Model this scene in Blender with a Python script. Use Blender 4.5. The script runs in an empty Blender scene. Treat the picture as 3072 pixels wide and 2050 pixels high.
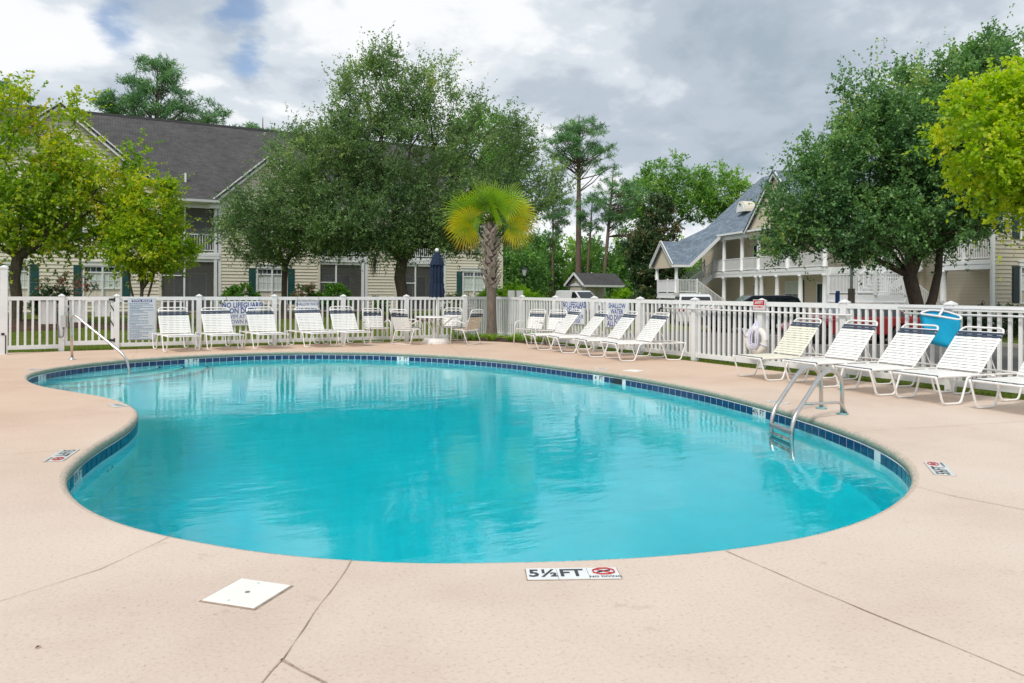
import bpy, bmesh, math, random
import numpy as np
from mathutils import Vector, Matrix

random.seed(4)
RAD = math.radians
scene = bpy.context.scene
COL = scene.collection

# ---------------------------------------------------------------- camera
# the site frame: X runs along the far (left) fence, Y along the right fence, their corner is the origin
CAM = Vector((-11.282, -20.712, 1.4323))
cam_data = bpy.data.cameras.new('camera')
cam_data.sensor_width = 36.0
cam_data.lens = 36.0 * 2332.1 / 3072.0
cam_data.shift_y = -(1025 - 873.16) / 3072.0
cam_data.clip_end = 1500
cam = bpy.data.objects.new('camera', cam_data)
COL.objects.link(cam)
cam.matrix_world = (Matrix.Translation(CAM) @ Matrix.Rotation(-0.5063, 4, 'Z') @ Matrix.Rotation(math.pi / 2, 4, 'X')
                    @ Matrix.Rotation(0.0049, 4, 'Z'))
scene.camera = cam

# ---------------------------------------------------------------- sky, sun, exposure
SUN_EL, SUN_AZ = RAD(52), Vector((-0.86, -0.51, 0)).normalized()
world = bpy.data.worlds.new('World')
scene.world = world
world.use_nodes = True


def build_world():
    nt = world.node_tree
    N, L = nt.nodes, nt.links
    N.clear()

    def n(t, **kw):
        x = N.new(t)
        for k, v in kw.items():
            setattr(x, k, v)
        return x

    def math_(op, a, b=None, c=None):
        m = n('ShaderNodeMath', operation=op)
        for i, v in enumerate((a, b, c)):
            if v is None:
                continue
            if isinstance(v, (int, float)):
                m.inputs[i].default_value = v
            else:
                L.new(v, m.inputs[i])
        return m.outputs[0]

    def ramp(fac, stops, mode='EASE'):
        r = n('ShaderNodeValToRGB')
        r.color_ramp.interpolation = mode
        e = r.color_ramp.elements
        while len(e) < len(stops):
            e.new(0.5)
        for el, (p, c) in zip(e, stops):
            el.position = p
            el.color = (*c, 1) if isinstance(c, tuple) else (c, c, c, 1)
        L.new(fac, r.inputs[0])
        return r.outputs[0]

    tc = n('ShaderNodeTexCoord')
    sep = n('ShaderNodeSeparateXYZ')
    L.new(tc.outputs['Generated'], sep.inputs[0])
    zz = math_('ADD', math_('MAXIMUM', sep.outputs[2], 0.0), 0.34)
    u = math_('DIVIDE', sep.outputs[0], zz)
    v = math_('DIVIDE', sep.outputs[1], zz)
    comb = n('ShaderNodeCombineXYZ')
    L.new(u, comb.inputs[0])
    L.new(v, comb.inputs[1])

    def noise(scale, detail, rough, off, dist=0.0):
        mp = n('ShaderNodeMapping')
        mp.inputs['Location'].default_value = off
        L.new(comb.outputs[0], mp.inputs[0])
        t = n('ShaderNodeTexNoise')
        t.inputs['Scale'].default_value = scale
        t.inputs['Detail'].default_value = detail
        t.inputs['Roughness'].default_value = rough
        t.inputs['Distortion'].default_value = dist
        L.new(mp.outputs[0], t.inputs['Vector'])
        return t.outputs['Fac']

    big = noise(1.25, 9, 0.52, (3.2, 1.7, 0.0), 0.2)
    mid = noise(3.6, 9, 0.56, (7.1, 2.4, 0.0), 0.2)
    shade = math_('ADD', math_('MULTIPLY', big, 0.62), math_('MULTIPLY', mid, 0.38))
    cloud = ramp(shade, [(0.36, (0.39, 0.47, 0.55)), (0.44, (0.51, 0.58, 0.66)), (0.495, (0.70, 0.76, 0.82)),
                         (0.545, (0.95, 0.97, 0.99)), (0.66, (1.0, 1.0, 1.0))])
    # openings where the blue shows
    holes = None
    wn = n('ShaderNodeTexNoise')
    wn.inputs['Scale'].default_value = 9.0
    wn.inputs['Detail'].default_value = 6
    wn.inputs['Roughness'].default_value = 0.6
    stretch = n('ShaderNodeMapping')
    stretch.inputs['Scale'].default_value = (0.7, 1.0, 1.6)
    L.new(tc.outputs['Generated'], stretch.inputs[0])
    L.new(stretch.outputs[0], wn.inputs['Vector'])
    wv = n('ShaderNodeVectorMath', operation='MULTIPLY_ADD')
    L.new(wn.outputs['Color'], wv.inputs[0])
    wv.inputs[1].default_value = (0.13, 0.08, 0.10)
    L.new(tc.outputs['Generated'], wv.inputs[2])
    wo_ = n('ShaderNodeVectorMath', operation='SUBTRACT')
    L.new(wv.outputs[0], wo_.inputs[0])
    wo_.inputs[1].default_value = (0.065, 0.04, 0.05)
    for d, r in (((0.040, 0.957, 0.289), 0.050), ((0.153, 0.936, 0.317), 0.042), ((0.178, 0.949, 0.262), 0.036),
                 ((-0.75, 0.35, 0.55), 0.2), ((0.5, -0.6, 0.62), 0.22), ((-0.3, -0.8, 0.5), 0.15)):
        vd = n('ShaderNodeVectorMath', operation='DISTANCE')
        L.new(wo_.outputs[0], vd.inputs[0])
        vd.inputs[1].default_value = Vector(d).normalized()
        h = math_('MULTIPLY', math_('MAXIMUM', math_('SUBTRACT', 1.0, math_('DIVIDE', vd.outputs['Value'], r)), 0.0), 1.0)
        holes = h if holes is None else math_('MAXIMUM', holes, h)
    wisp = noise(4.0, 9, 0.58, (1.3, 5.4, 0.0), 0.3)
    opening = math_('ADD', holes, math_('MULTIPLY', math_('SUBTRACT', wisp, 0.5), 1.6))
    blue = ramp(opening, [(0.28, 0.0), (0.95, 0.8)])
    blue = math_('MULTIPLY', blue, ramp(holes, [(0.0, 0.0), (0.14, 1.0)]))

    sky = n('ShaderNodeTexSky', sky_type='NISHITA')
    sky.sun_disc = False
    sky.sun_elevation = SUN_EL
    sky.sun_rotation = math.atan2(SUN_AZ.x, SUN_AZ.y)
    sky.altitude = 10
    sky.air_density, sky.dust_density, sky.ozone_density = 1.0, 0.3, 3.0
    b1 = n('ShaderNodeBackground')
    L.new(sky.outputs[0], b1.inputs[0])
    b1.inputs[1].default_value = 0.11
    b2 = n('ShaderNodeBackground')
    L.new(cloud, b2.inputs[0])
    b2.inputs[1].default_value = 0.80
    mix = n('ShaderNodeMixShader')
    L.new(blue, mix.inputs[0])
    L.new(b2.outputs[0], mix.inputs[1])
    L.new(b1.outputs[0], mix.inputs[2])
    out = n('ShaderNodeOutputWorld')
    L.new(mix.outputs[0], out.inputs[0])


build_world()
sun_data = bpy.data.lights.new('sun', 'SUN')
sun_data.energy = 1.9
sun_data.angle = RAD(12)
sun_data.color = (1.0, 0.955, 0.89)
sun = bpy.data.objects.new('sun', sun_data)
COL.objects.link(sun)
to_sun = Vector((SUN_AZ.x * math.cos(SUN_EL), SUN_AZ.y * math.cos(SUN_EL), math.sin(SUN_EL)))
sun.rotation_euler = to_sun.to_track_quat('Z', 'Y').to_euler()
sun.location = (-20, -30, 40)
vs = scene.view_settings
vs.view_transform, vs.look, vs.gamma, vs.exposure = 'Standard', 'None', 1.0, 0.35
vs.use_curve_mapping = False
scene.cycles.use_denoising = True
scene.cycles.max_bounces = 10
scene.cycles.transmission_bounces = 8
scene.cycles.transparent_max_bounces = 16
scene.cycles.volume_bounces = 0
scene.cycles.sample_clamp_indirect = 30


# ---------------------------------------------------------------- materials
def new_mat(name):
    m = bpy.data.materials.new(name)
    m.use_nodes = True
    nt = m.node_tree
    return m, nt, nt.nodes['Principled BSDF'], nt.nodes['Material Output']


def node(nt, t, **kw):
    x = nt.nodes.new(t)
    for k, v in kw.items():
        if k.startswith('i_'):
            x.inputs[k[2:].replace('_', ' ')].default_value = v
        else:
            setattr(x, k, v)
    return x


def set_ramp(r, stops):
    e = r.color_ramp.elements
    while len(e) < len(stops):
        e.new(0.5)
    for el, (p, c) in zip(e, stops):
        el.position = p
        el.color = (*c, 1)


def simple(name, col, rough=0.5, var=0.12, scale=4.0, bump=0.0, bscale=60.0, metal=0.0, spec=0.5, coord='Object'):
    """Principled with two octaves of colour variation and optional fine relief."""
    m, nt, p, out = new_mat(name)
    p.inputs['Roughness'].default_value = rough
    p.inputs['Metallic'].default_value = metal
    p.inputs['Specular IOR Level'].default_value = spec
    tc = node(nt, 'ShaderNodeTexCoord')
    if var > 0:
        nz = node(nt, 'ShaderNodeTexNoise')
        nz.inputs['Scale'].default_value = scale
        nz.inputs['Detail'].default_value = 6
        nz.inputs['Roughness'].default_value = 0.65
        nt.links.new(tc.outputs[coord], nz.inputs['Vector'])
        r = node(nt, 'ShaderNodeValToRGB')
        a = tuple(max(0, c * (1 - var)) for c in col)
        b = tuple(min(1, c * (1 + var * 0.7)) for c in col)
        set_ramp(r, [(0.3, a), (0.7, b)])
        nt.links.new(nz.outputs['Fac'], r.inputs[0])
        nt.links.new(r.outputs[0], p.inputs['Base Color'])
    else:
        p.inputs['Base Color'].default_value = (*col, 1)
    if bump > 0:
        nb = node(nt, 'ShaderNodeTexNoise')
        nb.inputs['Scale'].default_value = bscale
        nb.inputs['Detail'].default_value = 5
        nt.links.new(tc.outputs[coord], nb.inputs['Vector'])
        bp = node(nt, 'ShaderNodeBump')
        bp.inputs['Strength'].default_value = bump
        bp.inputs['Distance'].default_value = 0.01
        nt.links.new(nb.outputs['Fac'], bp.inputs['Height'])
        nt.links.new(bp.outputs[0], p.inputs['Normal'])
    return m


def concrete_mat():
    m, nt, p, out = new_mat('deck_concrete')
    L = nt.links
    geo = node(nt, 'ShaderNodeNewGeometry')

    def noise(scale, det, rough=0.6):
        t = node(nt, 'ShaderNodeTexNoise')
        t.inputs['Scale'].default_value = scale
        t.inputs['Detail'].default_value = det
        t.inputs['Roughness'].default_value = rough
        L.new(geo.outputs['Position'], t.inputs['Vector'])
        return t.outputs['Fac']

    base = node(nt, 'ShaderNodeValToRGB')
    set_ramp(base, [(0.25, (0.56, 0.45, 0.37)), (0.5, (0.645, 0.54, 0.46)), (0.75, (0.69, 0.595, 0.515))])
    L.new(noise(0.55, 7, 0.62), base.inputs[0])
    # warmer, slightly darker tint towards the far fence, its edge broken up by noise
    sepd = node(nt, 'ShaderNodeSeparateXYZ')
    L.new(geo.outputs['Position'], sepd.inputs[0])
    far_tint = node(nt, 'ShaderNodeMapRange', interpolation_type='SMOOTHSTEP')
    far_tint.inputs['From Min'].default_value = -17.5
    far_tint.inputs['From Max'].default_value = -8.0
    wadd = node(nt, 'ShaderNodeMath', operation='MULTIPLY_ADD')
    L.new(noise(0.35, 5), wadd.inputs[0])
    wadd.inputs[1].default_value = 5.0
    L.new(sepd.outputs[1], wadd.inputs[2])
    wsub = node(nt, 'ShaderNodeMath', operation='SUBTRACT')
    L.new(wadd.outputs[0], wsub.inputs[0])
    wsub.inputs[1].default_value = 2.5
    L.new(wsub.outputs[0], far_tint.inputs['Value'])
    tint = node(nt, 'ShaderNodeMix', data_type='RGBA', blend_type='MULTIPLY')
    L.new(far_tint.outputs[0], tint.inputs[0])
    L.new(base.outputs[0], tint.inputs[6])
    tint.inputs[7].default_value = (0.97, 0.86, 0.77, 1)
    # knock-down texture: small pits that hold dirt
    pit = node(nt, 'ShaderNodeValToRGB')
    set_ramp(pit, [(0.30, (0.60, 0.54, 0.48)), (0.42, (0.94, 0.93, 0.92)), (0.60, (1.0, 1.0, 1.0))])
    L.new(noise(52, 4, 0.7), pit.inputs[0])
    spots = node(nt, 'ShaderNodeValToRGB')
    set_ramp(spots, [(0.26, (0.62, 0.58, 0.53)), (0.40, (1, 1, 1))])
    L.new(noise(5.0, 8, 0.75), spots.inputs[0])
    m1 = node(nt, 'ShaderNodeMix', data_type='RGBA', blend_type='MULTIPLY')
    m1.inputs[0].default_value = 0.75
    L.new(tint.outputs[2], m1.inputs[6])
    L.new(pit.outputs[0], m1.inputs[7])
    m2 = node(nt, 'ShaderNodeMix', data_type='RGBA', blend_type='MULTIPLY')
    m2.inputs[0].default_value = 0.6
    L.new(m1.outputs[2], m2.inputs[6])
    L.new(spots.outputs[0], m2.inputs[7])
    L.new(m2.outputs[2], p.inputs['Base Color'])
    p.inputs['Roughness'].default_value = 0.88
    p.inputs['Specular IOR Level'].default_value = 0.25
    bp = node(nt, 'ShaderNodeBump')
    bp.inputs['Strength'].default_value = 0.55
    bp.inputs['Distance'].default_value = 0.006
    L.new(noise(30, 5, 0.65), bp.inputs['Height'])
    L.new(bp.outputs[0], p.inputs['Normal'])
    return m


def coping_mat():
    m, nt, p, out = new_mat('coping_weathered')
    L = nt.links
    geo = node(nt, 'ShaderNodeNewGeometry')
    sep = node(nt, 'ShaderNodeSeparateXYZ')
    L.new(geo.outputs['Position'], sep.inputs[0])
    nz = node(nt, 'ShaderNodeTexNoise')
    nz.inputs['Scale'].default_value = 9
    nz.inputs['Detail'].default_value = 8
    nz.inputs['Roughness'].default_value = 0.75
    L.new(geo.outputs['Position'], nz.inputs['Vector'])
    # algae line creeps up from the water: height plus noise decides
    h = node(nt, 'ShaderNodeMath', operation='MULTIPLY_ADD')
    L.new(sep.outputs[2], h.inputs[0])
    h.inputs[1].default_value = -14.0
    h.inputs[2].default_value = -0.42
    a = node(nt, 'ShaderNodeMath', operation='ADD')
    L.new(h.outputs[0], a.inputs[0])
    L.new(nz.outputs['Fac'], a.inputs[1])
    r = node(nt, 'ShaderNodeValToRGB')
    set_ramp(r, [(0.12, (0.60, 0.49, 0.40)), (0.32, (0.46, 0.42, 0.34)), (0.55, (0.31, 0.345, 0.27)), (0.9, (0.23, 0.28, 0.215))])
    L.new(a.outputs[0], r.inputs[0])
    n2 = node(nt, 'ShaderNodeTexNoise')
    n2.inputs['Scale'].default_value = 60
    n2.inputs['Detail'].default_value = 4
    L.new(geo.outputs['Position'], n2.inputs['Vector'])
    r2 = node(nt, 'ShaderNodeValToRGB')
    set_ramp(r2, [(0.35, (0.62, 0.62, 0.6)), (0.55, (1, 1, 1))])
    L.new(n2.outputs['Fac'], r2.inputs[0])
    mx = node(nt, 'ShaderNodeMix', data_type='RGBA', blend_type='MULTIPLY')
    mx.inputs[0].default_value = 0.8
    L.new(r.outputs[0], mx.inputs[6])
    L.new(r2.outputs[0], mx.inputs[7])
    L.new(mx.outputs[2], p.inputs['Base Color'])
    p.inputs['Roughness'].default_value = 0.85
    bp = node(nt, 'ShaderNodeBump')
    bp.inputs['Strength'].default_value = 0.6
    bp.inputs['Distance'].default_value = 0.006
    L.new(n2.outputs['Fac'], bp.inputs['Height'])
    L.new(bp.outputs[0], p.inputs['Normal'])
    return m


def water_mat():
    m, nt, p, out = new_mat('pool_water')
    L = nt.links
    nt.nodes.remove(p)
    geo = node(nt, 'ShaderNodeNewGeometry')

    def noise(scale, det, sx=1.0, sy=1.0):
        mp = node(nt, 'ShaderNodeMapping')
        mp.inputs['Rotation'].default_value = (0, 0, 0.5063)
        mp.inputs['Scale'].default_value = (sx, sy, 1)
        L.new(geo.outputs['Position'], mp.inputs[0])
        t = node(nt, 'ShaderNodeTexNoise')
        t.inputs['Scale'].default_value = scale
        t.inputs['Detail'].default_value = det
        t.inputs['Roughness'].default_value = 0.5
        L.new(mp.outputs[0], t.inputs['Vector'])
        return t.outputs['Fac']

    def bump(h, dist, prev=None):
        b = node(nt, 'ShaderNodeBump')
        b.inputs['Strength'].default_value = 1.0
        b.inputs['Distance'].default_value = dist
        L.new(h, b.inputs['Height'])
        if prev:
            L.new(prev, b.inputs['Normal'])
        return b.outputs[0]

    nrm = bump(noise(0.9, 2), 0.008)
    nrm = bump(noise(4.2, 4, 0.6, 1.5), 0.0034, nrm)
    g = node(nt, 'ShaderNodeBsdfGlass')
    g.inputs['IOR'].default_value = 1.333
    g.inputs['Roughness'].default_value = 0.0
    g.inputs['Color'].default_value = (1, 1, 1, 1)
    L.new(nrm, g.inputs['Normal'])
    L.new(g.outputs[0], out.inputs['Surface'])
    va = node(nt, 'ShaderNodeVolumeAbsorption')
    va.inputs['Color'].default_value = (0.0, 0.955, 0.975, 1)
    va.inputs['Density'].default_value = 1.7
    L.new(va.outputs[0], out.inputs['Volume'])
    return m


def leaf_mat(name, stops, trans=0.35, rough=0.46, gain=2.85):
    """Leaf colours along the 'tone' attribute each leaf carries; light passes through."""
    m, nt, p, out = new_mat(name)
    L = nt.links
    at = node(nt, 'ShaderNodeAttribute', attribute_name='tone')
    r = node(nt, 'ShaderNodeValToRGB')
    set_ramp(r, [(p_, tuple(min(0.62, c * gain) for c in col)) for p_, col in stops])
    L.new(at.outputs['Fac'], r.inputs[0])
    L.new(r.outputs[0], p.inputs['Base Color'])
    p.inputs['Roughness'].default_value = rough
    p.inputs['Specular IOR Level'].default_value = 0.5
    tr = node(nt, 'ShaderNodeBsdfTranslucent')
    hs = node(nt, 'ShaderNodeHueSaturation')
    hs.inputs['Value'].default_value = 1.5
    hs.inputs['Saturation'].default_value = 1.1
    L.new(r.outputs[0], hs.inputs['Color'])
    L.new(hs.outputs[0], tr.inputs['Color'])
    mx = node(nt, 'ShaderNodeMixShader')
    mx.inputs[0].default_value = trans
    L.new(p.outputs[0], mx.inputs[1])
    L.new(tr.outputs[0], mx.inputs[2])
    L.new(mx.outputs[0], out.inputs['Surface'])
    return m


def bark_mat(name, a, b, scale=6):
    m, nt, p, out = new_mat(name)
    L = nt.links
    geo = node(nt, 'ShaderNodeNewGeometry')
    mp = node(nt, 'ShaderNodeMapping')
    mp.inputs['Scale'].default_value = (3, 3, 0.7)
    L.new(geo.outputs['Position'], mp.inputs[0])
    nz = node(nt, 'ShaderNodeTexNoise')
    nz.inputs['Scale'].default_value = scale
    nz.inputs['Detail'].default_value = 7
    nz.inputs['Roughness'].default_value = 0.7
    L.new(mp.outputs[0], nz.inputs['Vector'])
    r = node(nt, 'ShaderNodeValToRGB')
    set_ramp(r, [(0.32, a), (0.68, b)])
    L.new(nz.outputs['Fac'], r.inputs[0])
    L.new(r.outputs[0], p.inputs['Base Color'])
    p.inputs['Roughness'].default_value = 0.9
    bp = node(nt, 'ShaderNodeBump')
    bp.inputs['Strength'].default_value = 0.8
    bp.inputs['Distance'].default_value = 0.05
    L.new(nz.outputs['Fac'], bp.inputs['Height'])
    L.new(bp.outputs[0], p.inputs['Normal'])
    return m


def shingle_mat(name, cols, row=0.14, width=0.3):
    """Asphalt shingles: coordinates are the roof plane's own (UV in metres)."""
    m, nt, p, out = new_mat(name)
    L = nt.links
    uv = node(nt, 'ShaderNodeUVMap')
    br = node(nt, 'ShaderNodeTexBrick')
    br.offset = 0.5
    br.inputs['Scale'].default_value = 1.0
    br.inputs['Brick Width'].default_value = width
    br.inputs['Row Height'].default_value = row
    br.inputs['Mortar Size'].default_value = 0.012
    br.inputs['Mortar Smooth'].default_value = 0.6
    br.inputs['Bias'].default_value = 0.0
    br.inputs['Color1'].default_value = (*cols[0], 1)
    br.inputs['Color2'].default_value = (*cols[1], 1)
    br.inputs['Mortar'].default_value = (*cols[2], 1)
    L.new(uv.outputs[0], br.inputs['Vector'])
    nz = node(nt, 'ShaderNodeTexNoise')
    nz.inputs['Scale'].default_value = 0.7
    nz.inputs['Detail'].default_value = 8
    nz.inputs['Roughness'].default_value = 0.7
    L.new(uv.outputs[0], nz.inputs['Vector'])
    r = node(nt, 'ShaderNodeValToRGB')
    set_ramp(r, [(0.3, (0.72, 0.72, 0.72)), (0.7, (1.12, 1.1, 1.08))])
    L.new(nz.outputs['Fac'], r.inputs[0])
    mx = node(nt, 'ShaderNodeMix', data_type='RGBA', blend_type='MULTIPLY')
    mx.inputs[0].default_value = 1.0
    L.new(br.outputs['Color'], mx.inputs[6])
    L.new(r.outputs[0], mx.inputs[7])
    L.new(mx.outputs[2], p.inputs['Base Color'])
    p.inputs['Roughness'].default_value = 0.9
    p.inputs['Specular IOR Level'].default_value = 0.3
    bp = node(nt, 'ShaderNodeBump')
    bp.inputs['Strength'].default_value = 0.6
    bp.inputs['Distance'].default_value = 0.02
    bp.invert = True
    L.new(br.outputs['Fac'], bp.inputs['Height'])
    L.new(bp.outputs[0], p.inputs['Normal'])
    return m


def lap_mat(name, col, row=0.15):
    """Painted lap siding too far away to build board by board: shadow lines are painted into the colour."""
    m, nt, p, out = new_mat(name)
    L = nt.links
    geo = node(nt, 'ShaderNodeNewGeometry')
    sep = node(nt, 'ShaderNodeSeparateXYZ')
    L.new(geo.outputs['Position'], sep.inputs[0])
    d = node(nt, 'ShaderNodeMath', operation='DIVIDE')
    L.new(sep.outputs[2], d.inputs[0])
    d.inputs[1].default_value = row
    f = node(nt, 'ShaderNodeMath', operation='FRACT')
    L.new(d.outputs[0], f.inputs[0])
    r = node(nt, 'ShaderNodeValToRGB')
    set_ramp(r, [(0.0, tuple(c * 0.62 for c in col)), (0.12, col), (1.0, tuple(c * 1.04 for c in col))])  # board shadow painted as a dark band at the foot of each course
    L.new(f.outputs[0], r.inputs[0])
    L.new(r.outputs[0], p.inputs['Base Color'])
    p.inputs['Roughness'].default_value = 0.6
    return m


def glass_mat(name, col, rough=0.06):
    m, nt, p, out = new_mat(name)
    p.inputs['Base Color'].default_value = (*col, 1)
    p.inputs['Roughness'].default_value = rough
    p.inputs['Specular IOR Level'].default_value = 0.8
    return m


def screen_mat():
    m, nt, p, out = new_mat('insect_screen')
    p.inputs['Base Color'].default_value = (0.13, 0.135, 0.14, 1)
    p.inputs['Roughness'].default_value = 0.9
    tr = node(nt, 'ShaderNodeBsdfTransparent')
    mx = node(nt, 'ShaderNodeMixShader')
    mx.inputs[0].default_value = 0.28
    nt.links.new(tr.outputs[0], mx.inputs[1])
    nt.links.new(p.outputs[0], mx.inputs[2])
    nt.links.new(mx.outputs[0], out.inputs['Surface'])
    return m


def ground_mat(name, stops, s1=0.6, s2=14.0, bump=0.6):
    m, nt, p, out = new_mat(name)
    L = nt.links
    geo = node(nt, 'ShaderNodeNewGeometry')
    n1 = node(nt, 'ShaderNodeTexNoise')
    n1.inputs['Scale'].default_value = s1
    n1.inputs['Detail'].default_value = 6
    n2 = node(nt, 'ShaderNodeTexNoise')
    n2.inputs['Scale'].default_value = s2
    n2.inputs['Detail'].default_value = 6
    n2.inputs['Roughness'].default_value = 0.75
    for q in (n1, n2):
        L.new(geo.outputs['Position'], q.inputs['Vector'])
    mm = node(nt, 'ShaderNodeMath', operation='MULTIPLY_ADD')
    L.new(n2.outputs['Fac'], mm.inputs[0])
    mm.inputs[1].default_value = 0.6
    ms = node(nt, 'ShaderNodeMath', operation='MULTIPLY')
    L.new(n1.outputs['Fac'], ms.inputs[0])
    ms.inputs[1].default_value = 0.45
    L.new(ms.outputs[0], mm.inputs[2])
    r = node(nt, 'ShaderNodeValToRGB')
    set_ramp(r, stops)
    L.new(mm.outputs[0], r.inputs[0])
    L.new(r.outputs[0], p.inputs['Base Color'])
    p.inputs['Roughness'].default_value = 0.95
    p.inputs['Specular IOR Level'].default_value = 0.2
    bp = node(nt, 'ShaderNodeBump')
    bp.inputs['Strength'].default_value = bump
    bp.inputs['Distance'].default_value = 0.05
    L.new(n2.outputs['Fac'], bp.inputs['Height'])
    L.new(bp.outputs[0], p.inputs['Normal'])
    return m


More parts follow.
